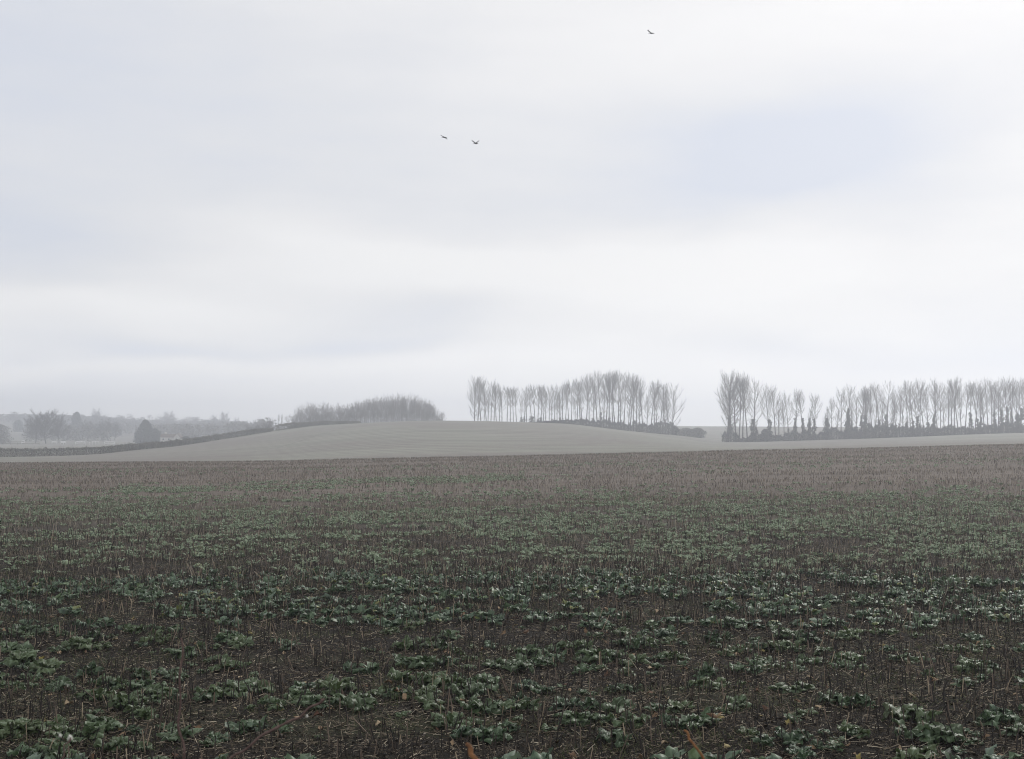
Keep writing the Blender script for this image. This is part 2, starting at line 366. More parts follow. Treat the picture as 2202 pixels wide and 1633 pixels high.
# ------------------------------------------------------------------ rape plants
def leaf_template(nt, ns, rng, L, Wd, rise, droop, curl, petiole=0.3):
    """lobed blade on a grid (nt along, ns across); returns V, Q, vein. grows along +X from the origin"""
    t = np.linspace(0, 1, nt); s = np.linspace(-1, 1, ns)
    T, S = np.meshgrid(t, s, indexing='ij')
    ph = rng.uniform(0, 6.28, 4)
    body = np.where(T < petiole, 0.07 + 0.32 * np.maximum(0, np.sin(T / petiole * math.pi * 2.0 + ph[0])) * (T > petiole * .3), 0)
    u = np.clip((T - petiole) / (1 - petiole), 0, 1)
    body = np.where(T >= petiole, np.maximum(0.10, np.sin(np.clip(u * 1.02 + 0.06, 0, 1) * math.pi) ** 0.62), body)
    lob = 1 + 0.26 * np.sin(u * 15 + ph[1] + S * 0.9) + 0.14 * np.sin(u * 29 + ph[2] - S)
    wd = Wd * 0.5 * body * np.where(T >= petiole, lob, 1); wd[-1] *= 0.25
    a = rise - droop * T ** 1.4                                     # elevation angle along the midrib
    dl = L / (nt - 1); cx = np.concatenate([[0], np.cumsum(np.cos(a[:-1, 0]) * dl)]); cz = np.concatenate([[0], np.cumsum(np.sin(a[:-1, 0]) * dl)])
    nx, nz = -np.sin(a[:, 0]), np.cos(a[:, 0])
    fold = -curl * np.abs(S) ** 1.6 * wd + 0.15 * Wd * np.sin(S * 5 + T * 15 + ph[3]) * (0.3 + np.abs(S))
    X = cx[:, None] + nx[:, None] * fold; Y = S * wd; Z = cz[:, None] + nz[:, None] * fold
    V = np.stack([X, Y, Z], -1).reshape(-1, 3)
    i, j = np.meshgrid(np.arange(nt - 1), np.arange(ns - 1), indexing='ij'); b = (i * ns + j).ravel()
    vein = np.maximum(np.exp(-(S / 0.22) ** 2) * 0.9, np.clip((np.abs(S) - 0.8) * 3.5, 0, 0.6)); vein = np.where(T < petiole, 1.0, vein)
    return V, np.stack([b, b + 1, b + ns + 1, b + ns], 1), vein.ravel()
def rot_z(V, a, c=(0, 0, 0)):
    ca, sa = math.cos(a), math.sin(a)
    return np.stack([V[:, 0] * ca - V[:, 1] * sa + c[0], V[:, 0] * sa + V[:, 1] * ca + c[1], V[:, 2] + c[2]], 1)
def plant_geo(seed, nleaf, R, L, res=(10, 7), stems=True):
    rng = np.random.RandomState(seed); g = Geo(); gs = Geo(); crowns = [(0, 0)] + [(rng.uniform(-R, R), rng.uniform(-R, R) * .7) for _ in range(rng.randint(1, 4))]
    for i in range(nleaf):
        c = crowns[rng.randint(len(crowns))]
        inner = rng.rand(); rise = 0.75 + 0.75 * inner + rng.normal() * 0.12
        Li = L * rng.uniform(0.6, 1.15) * (1.05 - 0.25 * inner)
        V, Q, A = leaf_template(res[0], res[1], rng, Li, Li * rng.uniform(0.45, 0.72), rise, rng.uniform(1.3, 2.9), rng.uniform(-0.2, 1.0))
        g.add(rot_z(V, rng.uniform(0, 6.283), (c[0], c[1], 0.01)), Q, A)
    # a short thick stem for each crown
    crowns = crowns[:1]; n = 1; p0 = np.array([[c[0], c[1], -0.03] for c in crowns]); p1 = p0 + np.array([[0.008, 0.004, 0.09]] * n)
    V, Q = prisms(p0, p1, 0.012, 0.008, 6); gs.add(V, Q)
    return g, gs
PROTO = []
SPECS = [('bushy dark green', 32, 0.21, 0.27), ('low spreading', 20, 0.24, 0.22), ('small tight', 13, 0.07, 0.19),
         ('large leafy', 34, 0.26, 0.31), ('loose floppy', 17, 0.23, 0.26), ('small thin', 9, 0.10, 0.18),
         ('dense rounded', 28, 0.16, 0.25), ('wide ragged', 24, 0.32, 0.24)]
for i, (d, nl, R, L) in enumerate(SPECS):
    for v in range(2):
        g, gs = plant_geo(100 + i * 7 + v, nl, R, L)
        PROTO.append((d, g, gs))

rng = np.random.RandomState(11)
def vnoise(x, y, s, seed):
    r = np.random.RandomState(seed); v = np.zeros_like(x, float)
    for k_ in range(7):
        t = r.uniform(0, 6.28); f = 6.283 / s * r.uniform(0.6, 1.9); v = v + np.sin(f * (x * math.cos(t) + y * math.sin(t)) + r.uniform(0, 6.28))
    return v / 2.6
def px_of(x, y): return W / 2 + F * x / y
# rows of plants close to the camera
rows_y = [8.6, 9.5, 10.3, 11.15]
while rows_y[-1] < 24.5: rows_y.append(rows_y[-1] + rng.uniform(0.60, 1.05))
near_pl = []
for r, ry in enumerate(rows_y):
    hw = 0.47 * ry + 3.2; x = -hw + rng.rand() * .4
    while x < hw:
        x += rng.uniform(0.15, 0.35) * (1 if rng.rand() < 0.80 else 2.2)
        y = ry + rng.normal() * 0.24 + 0.22 * math.sin(x * 0.9 + r * 1.7)
        keep = vnoise(np.array([x * 0.55]), np.array([y * 1.6]), 3.2, 3)[0]
        lim = -0.62 if y < 19 else -0.42
        if keep < lim: continue
        near_pl.append((r, x, y))
vis = sorted([p for p in near_pl if 0 < px_of(p[1], p[2]) < W and p[2] > 11.2], key=lambda p: p[2])[:298]
visset = set(vis)
ORD = ['first', 'second', 'third', 'fourth', 'fifth', 'sixth', 'seventh', 'eighth', 'ninth', 'tenth', 'eleventh', 'twelfth', 'thirteenth',
       'fourteenth', 'fifteenth', 'sixteenth', 'seventeenth', 'eighteenth', 'nineteenth', 'twentieth']
def ordn(i):
    if i < 20: return ORD[i]
    t = ['', '', 'twenty', 'thirty', 'forty', 'fifty', 'sixty', 'seventy', 'eighty'][(i + 1) // 10]; u = (i + 1) % 10
    return (t[:-1] + 'ieth') if u == 0 else t + '-' + ORD[u - 1]
made = {}
byrow = {}
for p in vis: byrow.setdefault(p[0], []).append(p)
byrow = {i: byrow[r] for i, r in enumerate(sorted(byrow))}                    # count the rows from the nearest one in view
for r, ps in byrow.items():
    ps.sort(key=lambda p: p[1] / p[2])
    for i, (rr, x, y) in enumerate(ps):
        k_ = rng.randint(len(PROTO)); d, g, gs = PROTO[k_]
        if k_ not in made:
            root = empty('rape_plant'); g.build('foliage', M['leaf'], root, True, 'vein'); gs.build('stem', M['petiole'], root)
            made[k_] = root
        else: root = copy_thing(made[k_])
        root.location = (x, y, float(ground(x, y)) + 0.0); root.rotation_euler = (0, 0, rng.uniform(0, 6.283))
        s = 0.42 + 0.60 * rng.rand() ** 0.9; root.scale = (s, s, s * rng.uniform(0.8, 1.05))
        big = 'largest'
        tag(root, f'{d} rape plant, {ordn(i)} from the left in the {ordn(r)} row from front', 'rape plant', 'rape plants growing in the stubble')

# the rest of the crop volunteers: one mass with leaves of lower resolution
def far_plants():
    g = Geo(); lo = []; mid = []; rs = 0
    for i in range(8):
        a, _ = plant_geo(500 + i, 13, 0.17, 0.20, (6, 5)); mid.append((np.concatenate(a.V), np.concatenate(a.Q), np.concatenate(a.A)))
        b, _ = plant_geo(600 + i, 9, 0.16, 0.19, (4, 3)); lo.append((np.concatenate(b.V), np.concatenate(b.Q), np.concatenate(b.A)))
    pts = []
    for (r, x, y) in near_pl:
        if (r, x, y) not in visset: pts.append((x, y, 1.25, mid))
    N = 90000; y = 21 + (136 - 21) * rng.rand(N) ** 0.62; x = rng.uniform(-1, 1, N) * (0.47 * y + 3.2)
    px = px_of(x, y); t = (px - W / 2) / W
    bands = np.zeros(N); yt = y * (1 + 0.10 * t)                       # bands run slightly oblique to the view
    def band(a, b, soft, amp): 
        nonlocal bands
        bands = bands + amp / (1 + np.exp(-(yt - a) / soft)) / (1 + np.exp((yt - b) / soft))
    band(18, 24.5, 0.8, 0.50); band(24, 29, 1.0, 0.30); band(29, 52, 2.0, 0.98); band(51, 62, 2, 0.14); bands = bands + 0.35 * np.exp(-((yt - 36) / 4) ** 2)
    bands = bands + np.where((px > 250) & (px < 1130), 1.3, 0.08) * np.exp(-((y - 71 - 8 * (px - 700) / 700) / 4.5) ** 2)
    bands = bands + 0.10 * np.exp(-((yt - 96) / 9) ** 2) + 0.10 * np.exp(-((yt - 62) / 4) ** 2)
    nz = vnoise(x * 0.45, y, 4.0, 8) * 0.5 + vnoise(x * 0.35, y, 1.6, 9) * 0.35 + vnoise(x * 0.2, y, 14., 10) * 0.45
    keep = rng.rand(N) < np.clip(bands * (0.75 + 0.9 * nz), 0.004, 1) * np.where(y < 60, 1.0, 0.75)
    for X, Y in zip(x[keep], y[keep]):
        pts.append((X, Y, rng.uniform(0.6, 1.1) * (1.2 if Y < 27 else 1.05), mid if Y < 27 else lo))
    gm = Geo(); gf = Geo()
    for (X, Y, s, src) in pts:
        V, Q, A = src[rng.randint(8)]; a = rng.uniform(0, 6.283)
        (gm if src is mid else gf).add(rot_z(V * s * np.array([1, 1, 0.9]), a, (X, Y, float(ground(X, Y)))), Q, A)
    print('far plants', len(pts))
    tag(gm.build('rape_seedlings', M['leaf'], None, True, 'vein'), 'patches of small green rape seedlings across the middle of the stubble field', 'crop plants', None, 'stuff')
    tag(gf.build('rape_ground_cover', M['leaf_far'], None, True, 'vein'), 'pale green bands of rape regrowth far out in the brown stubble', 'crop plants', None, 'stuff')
far_plants()

# ------------------------------------------------------------------ stubble, straw, leaves, grass
def stubble():
    P0, P1, R0 = [], [], []
    for (a, b, dens, rad, h) in ((8.4, 17, 62, 0.0052, 0.19), (17, 30, 62, 0.0054, 0.21), (30, 60, 42, 0.0066, 0.20), (60, 100, 17, 0.010, 0.17), (100, 137, 24, 0.009, 0.15)):
        n = int((0.47 * (b * b - a * a) + 6.4 * (b - a)) * dens); y = np.sqrt(rng.uniform(a * a, b * b, n)); x = rng.uniform(-1, 1, n) * (0.47 * y + 3.2)
        # sown in drill rows running across the view, in tufts
        y = np.round(y / 0.42) * 0.42 + rng.normal(size=n) * 0.085 if b <= 30 else y
        tf = vnoise(x, y, 0.9, 21) * 0.5 + vnoise(x * .5, y, 3.5, 22) * 0.45
        bandy = np.where((y > 22) & (y < 30), 0.25, 0)
        ys_ = y * (1 + 0.10 * (x / y * F / W)); rut = 1 - 0.85 * sum(np.exp(-((ys_ - q) / w_) ** 2) for q, w_ in ((83, 1.2), (86.5, .6), (108, 1.3), (112, .8), (123, 1.5), (57, 1.8), (61, .6)))
        keep = rng.rand(n) < np.clip((0.55 + tf + bandy) * np.where(y > 50, rut * (1 + 0.5 * vnoise(x * .12, y, 9., 41)), 1), 0.03, 1); x, y = x[keep], y[keep]; n = len(x)
        z = ground(x, y); L = h * rng.uniform(0.45, 1.25, n)
        lean = vnoise(x, y, 2.5, 23) * 0.18; dx = lean + rng.normal(size=n) * 0.16; dy = rng.normal(size=n) * 0.16
        big = rng.rand(n) < 0.04; dx = np.where(big, dx * 3.5, dx)
        P0.append(np.stack([x, y, z - 0.02], 1)); P1.append(np.stack([x + dx * L, y + dy * L, z + L], 1)); R0.append(rad * rng.uniform(0.7, 1.4, n))
    P0 = np.concatenate(P0); P1 = np.concatenate(P1); R0 = np.concatenate(R0); print('stalks', len(P0))
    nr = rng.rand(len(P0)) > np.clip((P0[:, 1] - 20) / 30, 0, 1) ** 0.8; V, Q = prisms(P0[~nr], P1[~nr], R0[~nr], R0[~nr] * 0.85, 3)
    tag(mesh_quads('distant_stubble', V, Q, M['stalk_pale']), 'paler reddish brown stubble covering the far part of the field', 'stubble', None, 'stuff')
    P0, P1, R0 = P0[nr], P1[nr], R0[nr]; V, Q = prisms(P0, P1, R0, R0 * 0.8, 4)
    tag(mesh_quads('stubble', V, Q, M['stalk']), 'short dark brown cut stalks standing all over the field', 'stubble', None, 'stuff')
stubble()
def litter():
    n = 175000; y = 8.4 + 30 * rng.rand(n) ** 1.5; x = rng.uniform(-1, 1, n) * (0.47 * y + 3.2); z = ground(x, y)
    a = rng.uniform(0, 6.283, n); L = rng.gamma(2.2, 0.035, n) + 0.03; e = np.abs(rng.normal(size=n)) * 0.25
    d = np.stack([np.cos(a) * np.cos(e), np.sin(a) * np.cos(e), np.sin(e)], 1)
    p0 = np.stack([x, y, z + rng.uniform(0.002, 0.03, n)], 1); p1 = p0 + d * L[:, None]
    mid = (p0 + p1) / 2 + rng.normal(size=(n, 3)) * 0.006 * np.array([1, 1, .5]); r = 0.0016 + 0.0036 * rng.rand(n) ** 2
    V, Q = prisms(p0, mid, r, r, 3); V2, Q2 = prisms(mid, p1, r, r * .6, 3)
    tag(mesh_quads('straw', np.concatenate([V, V2]), np.concatenate([Q, Q2 + len(V)]), M['straw']), 'broken straw and stalk pieces lying on the dark soil', 'straw', None, 'stuff')
    n = 36000; y = 8.4 + 16 * rng.rand(n) ** 1.2; x = rng.uniform(-1, 1, n) * (0.47 * y + 3.2); k_ = rng.rand(n) < np.clip(0.55 + vnoise(x, y, 1.5, 51), 0.1, 1); x, y = x[k_], y[k_]; n = len(x)
    d = rng.normal(size=(n, 3)); d /= np.linalg.norm(d, axis=1, keepdims=True); r = 0.007 + 0.022 * rng.rand(n) ** 3; c_ = np.stack([x, y, ground(x, y) + r * .3], 1)
    V, Q = prisms(c_ - d * r[:, None], c_, r * .45, r, 5); V2, Q2 = prisms(c_, c_ + d * r[:, None] * .8, r, r * .5, 5)
    tag(mesh_quads('soil_clods', np.concatenate([V, V2]), np.concatenate([Q, Q2 + len(V)]), M['clod']), 'small dark lumps of soil between the plants', 'soil clods', None, 'stuff')
    # withered leaves lying flat and curled
    g = Geo(); n = 480
    for i in range(n):
        y = 10.9 + 15 * rng.rand() ** 1.3; x = rng.uniform(-0.54, 0.54) * y; L = rng.uniform(0.05, 0.12)
        V, Q, A = leaf_template(5, 4, rng, L, L * rng.uniform(.4, .8), rng.uniform(0, .7), rng.uniform(-0.5, 1.6), rng.uniform(-1.2, 1.4), 0.15)
        g.add(rot_z(V, rng.uniform(0, 6.28), (x, y, float(ground(x, y)) + rng.uniform(0.01, 0.04))), Q)
    tag(g.build('leaf_litter', M['dead'], None, True), 'curled brown and yellow dead leaves scattered between the stalks', 'dead leaves', None, 'stuff')
    # wisps of grass in patches
    n = 170000; y = 8.4 + 44 * rng.rand(n) ** 1.4; x = rng.uniform(-1, 1, n) * (0.47 * y + 3.2)
    k_ = rng.rand(n) < np.clip(vnoise(x * .7, y, 2.2, 31) * 0.9 + 0.12, 0.03, 1); x, y = x[k_], y[k_]; n = len(x); z = ground(x, y)
    L = rng.uniform(0.03, 0.10, n) * (1 + y / 60); d = rng.normal(size=(n, 3)); d[:, 2] = np.abs(d[:, 2]) + 0.5; d /= np.linalg.norm(d, axis=1, keepdims=True)
    p0 = np.stack([x, y, z], 1); V, Q = prisms(p0, p0 + d * L[:, None], 0.0022 * (1 + y / 25), 0.0008, 3)
    tag(mesh_quads('grass', V, Q, M['grass']), 'thin short grass wisps in patches on the soil', 'grass', None, 'stuff')
litter()

# ------------------------------------------------------------------ bare trees
def limb(P, d, L, nseg, r0, r1, rng, curve, wob, out):
    """curved tapering limb; returns points"""
    pts = [np.array(P, float)]; d = np.array(d, float); rs = np.linspace(r0, r1, nseg + 1)
    for i in range(nseg):
        d = d + np.array([0, 0, curve]) / nseg + rng.normal(size=3) * wob; d /= np.linalg.norm(d)
        pts.append(pts[-1] + d * L / nseg); out.append((pts[-2], pts[-1], rs[i], rs[i + 1]))
    return pts
def to_geo(segs, k=3):
    g = Geo(); p0 = np.array([s[0] for s in segs]); p1 = np.array([s[1] for s in segs]); V, Q = prisms(p0, p1, [s[2] for s in segs], [s[3] for s in segs], k)
    g.add(V, Q); return g
def tree_geo(seed, Ht, style, spread=1.0, start=0.4, tw=1.0, thick=1.0):
    rng = np.random.RandomState(seed); trunk, crown = [], []
    tp = limb((0, 0, -0.3), (rng.normal() * .03, rng.normal() * .03, 1), Ht * (0.97 if style == 'poplar' else 0.55), 10, Ht * 0.0125, Ht * 0.0026 if style == 'poplar' else Ht * 0.006, rng, 0, 0.022 if style == 'poplar' else 0.05, trunk)
    tp = np.array(tp)
    def along(t): i = min(int(t * 10), 9); f = t * 10 - i; return tp[i] * (1 - f) + tp[i + 1] * f
    n1 = {'poplar': 24, 'round': 22, 'bush': 26}[style]
    for i in range(n1):
        t = start + (1 - start) * (i + rng.rand()) / n1; a = i * 2.4 + rng.normal() * .4
        if style == 'poplar':
            inc = rng.uniform(0.60, 1.02) * spread ** 0.3; L = Ht * (0.12 + 0.26 * (1 - t) ** 0.8 + 0.05 * rng.rand()) * min(spread, 1.25); cv = 1.25
            if t < start + 0.12: L *= rng.uniform(0.3, 0.8); inc += 0.3
        elif style == 'round':
            inc = 1.25 - 0.9 * (t - start) / (1 - start) + rng.normal() * .1; L = Ht * (0.40 + 0.14 * rng.rand()) * spread; cv = 0.35
        else:
            inc = rng.uniform(0.2, 1.15); L = Ht * rng.uniform(0.45, 0.8) * spread; cv = 0.3; t = t * 0.6
        d = (math.sin(inc) * math.cos(a), math.sin(inc) * math.sin(a), math.cos(inc)); r1 = Ht * 0.0048 * (1.1 - 0.5 * t) * thick
        p1 = limb(along(min(t, .999)), d, L, 5, r1, r1 * 0.3, rng, cv, 0.06, crown)
        for j in range(9 if style == 'poplar' else 9):
            tt = 0.18 + 0.8 * (j + rng.rand()) / 9; q = min(int(tt * 5), 4); base = p1[q] + (p1[q + 1] - p1[q]) * (tt * 5 - q); dd = p1[q + 1] - p1[q]; dd /= np.linalg.norm(dd)
            nd = dd + rng.normal(size=3) * (0.30 if style == 'poplar' else 0.62); nd[2] += 0.15; nd /= np.linalg.norm(nd); L2 = L * rng.uniform(0.30, 0.52) * (1.15 - 0.5 * tt)
            p2 = limb(base, nd, L2, 3, r1 * 0.32, r1 * 0.12, rng, 0.3, 0.09, crown)
            for m in range(int((4.2 if style == 'poplar' else 6) * tw)):
                tt = 0.2 + 0.78 * rng.rand(); q = min(int(tt * 3), 2); base = p2[q] + (p2[q + 1] - p2[q]) * (tt * 3 - q); dd = p2[q + 1] - p2[q]; dd /= np.linalg.norm(dd)
                nd = dd + rng.normal(size=3) * (0.34 if style == 'poplar' else 0.5); nd[2] += 0.15; nd /= np.linalg.norm(nd)
                limb(base, nd, L2 * rng.uniform(0.35, 0.7), 2, Ht * 0.00042 * thick ** 2, Ht * 0.00022 * thick ** 2, rng, 0.2, 0.12, crown)
    if style == 'poplar':                                             # thin side shoots down the trunk
        for i in range(44):
            t = rng.uniform(0.06, start + 0.15); a = rng.uniform(0, 6.28); p = along(t); d = (math.cos(a), math.sin(a), 0.5)
            s = limb(p, d, Ht * rng.uniform(0.03, 0.12), 3, Ht * 0.0008, Ht * 0.0003, rng, 0.5, 0.15, crown)
            for m in range(3): limb(s[1 + m % 2], (math.cos(a) + rng.normal() * .6, math.sin(a) + rng.normal() * .6, 0.4), Ht * 0.035, 2, Ht * 0.0005, Ht * 0.0002, rng, 0.3, 0.15, crown)
    return to_geo(trunk, 6), to_geo(crown, 3)
def ivy_geo(seed, h, r, n, sz=0.34, shape='column'):
    rng = np.random.RandomState(seed); t = rng.rand(n * 2); a = rng.uniform(0, 6.283, n * 2)
    if shape == 'cone': prof = r * (1.02 - t) ** 0.7 * (0.75 + 0.35 * np.sin(t * 19 + 1.3 * np.sin(a)) * (1 - t * .3))
    else: prof = r * (1.2 - 0.85 * t) * (0.80 + 0.25 * np.sin(t * 11 + seed + 1.5 * np.sin(a + seed)) + 0.15 * np.sin(t * 29 + 2 * a))
    rr = np.abs(prof) * rng.rand(n * 2) ** 0.5
    P = np.stack([rr * np.cos(a), rr * np.sin(a), t * h], 1); hole = np.sin(P[:, 0] * 2.9 + seed) * np.sin(P[:, 2] * 2.1 + P[:, 1]) > (-0.8 if shape == 'column' else -0.85)
    P = P[hole][:n]; g = Geo(); V, Q = cards(P, sz, rng); g.add(V, Q); return g

POP = [tree_geo(40 + i, 18.0, 'poplar', spread=[1.1, 1.35, 0.95, 1.25, 1.5, 1.05, 1.3, 1.15, 0.9, 1.4][i], start=[.45, .4, .5, .42, .38, .5, .44, .36, .55, .48][i]) for i in range(10)]
EDGEP = [tree_geo(80 + i, 18.0, 'poplar', spread=[1.55, 1.5, 1.35][i], start=[0.12, 0.10, 0.2][i], tw=1.2) for i in range(3)]
SLIM = [tree_geo(90 + i, 10.0, 'poplar', spread=0.75, start=0.35) for i in range(3)]
IVY = [ivy_geo(i + 1, 5.0, 0.75, 260) for i in range(4)]; IVYC = [ivy_geo(i + 11, 6.5, 1.9, 900, 0.42, 'cone') for i in range(2)]
SHARED = {}
def part_obj(key, geo, name, mat, parent, smooth=False):
    if key not in SHARED: o = geo.build(name, mat, parent, smooth); SHARED[key] = o
    else: o = SHARED[key].copy(); COL.objects.link(o); o.parent = parent; o.matrix_parent_inverse = Matrix()
    return o
def poplar(px, topy, D, label, group, proto='pop', ivy=None, rnd=random, lean=0.0):
    p = at(px, D); Ht = z_of(topy, D) - p.z; src, key = (POP, 'pop') if proto == 'pop' else (EDGEP, 'edge') if proto == 'edge' else (SLIM, 'slim')
    i = rnd.randrange(len(src)); href = float(np.percentile(np.concatenate(src[i][1].V)[:, 2], 99.8))
    root = empty('poplar_tree', p, rnd.uniform(0, 6.28)); s = Ht / href / 1.0; root.scale = (s, s, s)
    root.rotation_euler = (rnd.gauss(0, 0.018), rnd.gauss(0, 0.018), rnd.uniform(0, 6.28))
    part_obj((key, i, 't'), src[i][0], 'trunk', M['bark'], root, True); part_obj((key, i, 'c'), src[i][1], 'crown', M['twigs'], root)
    if ivy:
        kind, h, w = ivy; j = rnd.randrange(len(IVY)) if kind == 'col' else rnd.randrange(2)
        o = part_obj(('ivy', kind, j), IVY[j] if kind == 'col' else IVYC[j], 'ivy', M['ivy'], root)
        h0 = 5.0 if kind == 'col' else 6.5; w *= 1.45 if kind == 'col' else 1.0; o.scale = (w / s, w / s, h / h0 / s)
    tag(root, label, 'tree', group)
    return root
random.seed(4)
# left row: (px, top, kind, ivy)
def zl(z): return 960 + z / 6.881
def zr(z): return 1200 + z / 6.476
TOPL = [(995, 812), (1018, 808), (1050, 812), (1072, 824), (1085, 828), (1112, 833), (1135, 832), (1150, 826), (1185, 826), (1205, 825), (1230, 816), (1245, 811), (1260, 803), (1283, 796), (1325, 795), (1345, 799), (1370, 806), (1400, 814), (1425, 824), (1440, 819)]
def topl(px): return float(np.interp(px, [a for a, b in TOPL], [b for a, b in TOPL]))
left = [(zl(415), 'edge', None), (zl(465), 'edge', None)] + [(zl(z), 'pop', None) for z in (510, 590, 660, 705, 740, 822, 898, 945, 990, 1035)]
left += [(zl(z), 'slim', None) for z in (555, 615, 785)] + [(zl(1110), 'slim', ('col', 2.2, .8)), (zl(1150), 'slim', ('col', 2.6, .6)), (zl(1185), 'pop', None), (zl(1260), 'pop', ('col', 2.6, 1.5)), (zl(1310), 'pop', None), (zl(1355), 'pop', ('col', 2, .7)),
         (zl(1395), 'pop', ('col', 2.4, .9)), (zl(1435), 'pop', None), (zl(1470), 'slim', None), (zl(1517), 'pop', None), (zl(1560), 'slim', ('col', 2, .6)), (zl(1597), 'pop', None), (zl(1640), 'slim', None), (zl(1683), 'pop', ('col', 2.6, .7))]
left += [(zr(z), 'pop', None) for z in (67, 105, 148, 188, 263, 310, 390, 432, 1005, 1050, 1093, 1340, 1418, 1455)]
left += [(zr(z), 'slim', None) for z in (238, 632, 975, 1130, 1240)] + [(zr(30), 'slim', ('col', 2.3, .8)), (zr(340), 'slim', ('col', 2.5, .8)), (zr(490), 'slim', ('col', 3.6, 1.1)), (zr(547), 'pop', None), (zr(592), 'pop', ('col', 6.2, .9)), (zr(668), 'pop', None),
         (zr(715), 'pop', ('col', 4.6, 1.2)), (zr(760), 'pop', None), (zr(795), 'pop', ('col', 3, .6)), (zr(838), 'pop', None), (zr(875), 'slim', ('col', 4.2, .8)), (zr(915), 'pop', ('col', 4, .6)), (zr(1172), 'pop', ('col', 4.5, .55)), (zr(1290), 'pop', ('col', 2.8, 1.2)),
         (zr(1380), 'slim', ('col', 2.9, 1.1)), (zr(1498), 'slim', None), (zr(1535), 'slim', None), (zr(1590), 'edge', ('col', 2.8, 1.2))]
left.sort()
for i, (px, kind, ivy) in enumerate(left):
    first = px < zl(470); last = px > zr(1580)
    top = topl(px) + random.uniform(-2, 3); D = 468 + random.uniform(-5, 5)
    if kind == 'slim': top = topl(px) + random.uniform(12, 38)
    what = 'wide poplar' if kind == 'edge' else 'slim bare tree' if kind == 'slim' else 'tall poplar'
    poplar(px, top, D, f'{what}{" with ivy at its foot" if ivy else ""}, {ordn(i)} from the left in the left row', 'poplars in the left row', kind, ivy)
def z5(z): return 1500 + z / 6.117
def z6(z): return 1840 + z / 6.083
TOPR = [(1545, 800), (1562, 794), (1580, 795), (1592, 800), (1612, 804), (1628, 811), (1655, 822), (1675, 828), (1688, 842), (1707, 835), (1727, 836), (1750, 844), (1768, 853), (1790, 850), (1810, 827), (1828, 826), (1845, 838), (1858, 832), (1872, 824), (1905, 817),
        (1925, 832), (1950, 818), (1975, 812), (2005, 808), (2020, 820), (2045, 808), (2062, 811), (2075, 822), (2095, 817), (2120, 811), (2145, 816), (2160, 808), (2190, 814), (2202, 812)]
def topr(px): return float(np.interp(px, [a for a, b in TOPR], [b for a, b in TOPR]))
right = [(z5(380), 'edge', None), (z5(408), 'pop', None), (z5(435), 'edge', None), (z5(505), 'slim', None), (z5(543), 'pop', None), (z5(590), 'pop', None), (z5(650), 'pop', None), (z5(735), 'edge', ('col', 7.4, 1.5)), (z5(945), 'pop', ('col', 7.2, 1.2)),
         (z5(1020), 'pop', None), (z5(1065), 'slim', None), (z5(1135), 'slim', None), (z5(1195), 'pop', ('col', 4, .6)), (z5(1278), 'pop', ('col', 7.4, .8)), (z5(1385), 'pop', ('col', 7.2, .8)), (z5(1470), 'slim', ('cone', 7.2, .75)), (z5(1530), 'pop', ('col', 7, .9)),
         (z5(1655), 'slim', None), (z5(1700), 'slim', ('cone', 7.0, 1.05)), (z5(1755), 'pop', None), (z5(1825), 'slim', None), (z5(1890), 'pop', None), (z5(1975), 'pop', ('cone', 10, 0.95)), (z5(2035), 'slim', ('col', 6, .6)), (z5(2080), 'slim', ('col', 4, 1.2)), (z5(2145), 'pop', ('col', 7.5, .7)), (z5(2200), 'pop', ('col', 7.6, .8))]
right += [(z6(z), k_, iv) for z, k_, iv in ((118, 'pop', ('col', 7.5, .9)), (165, 'slim', ('col', 5, 1.1)), (215, 'pop', None), (252, 'slim', ('col', 3.5, 1)), (308, 'pop', ('col', 6, .9)), (350, 'slim', ('col', 5, .8)), (400, 'edge', ('col', 7.5, 1)), (478, 'slim', ('col', 4.6, 1.1)), (525, 'slim', ('col', 4, .8)),
          (572, 'pop', None), (615, 'slim', ('col', 3.6, .9)), (668, 'pop', ('col', 5, .7)), (718, 'slim', ('col', 3, 1)), (750, 'pop', ('col', 5, .8)), (808, 'slim', ('col', 6.5, 1)), (843, 'pop', None), (890, 'pop', ('col', 3.5, .8)), (945, 'slim', ('col', 4.5, 1.3)), (1015, 'pop', ('cone', 6.8, .7)), (1070, 'slim', None), (1110, 'pop', None),
          (1155, 'slim', None), (1200, 'slim', ('col', 3, .7)), (1245, 'pop', None), (1285, 'pop', ('col', 3, 1)), (1335, 'pop', None), (1380, 'slim', None), (1430, 'pop', None), (1505, 'pop', ('col', 7, 1)), (1555, 'pop', None), (1600, 'pop', ('col', 5, .9)), (1640, 'slim', ('col', 5.5, .8)), (1680, 'slim', None), (1730, 'pop', None), (1772, 'pop', None),
          (1815, 'slim', ('col', 7, .9)), (1858, 'pop', None), (1905, 'edge', ('col', 7.8, 1.1)), (1980, 'pop', ('col', 8.5, .9)), (2035, 'pop', ('col', 7, .8)), (2065, 'pop', None), (2115, 'slim', ('cone', 6.5, 1.1)), (2165, 'pop', ('col', 8, 1)), (2215, 'pop', None), (2270, 'pop', ('col', 5, 1)), (2330, 'pop', None))]
right.sort()
for i, (px, kind, ivy) in enumerate(right):
    top = topr(px) + random.uniform(-2, 3); D = 402 + random.uniform(-4, 4)
    if kind == 'slim': top = topr(px) + random.uniform(12, 40)
    what = 'wide poplar' if kind == 'edge' else 'slim bare tree' if kind == 'slim' else 'tall poplar'
    how = '' if not ivy else ' with broad ivy cone' if ivy[0] == 'cone' else ' with ivy-clad trunk' if ivy[1] > 5 else ' with ivy at its foot'
    poplar(px, top, D, f'{what}{how}, {ordn(i)} from the left in the right row', 'poplars in the right row', kind, ivy)

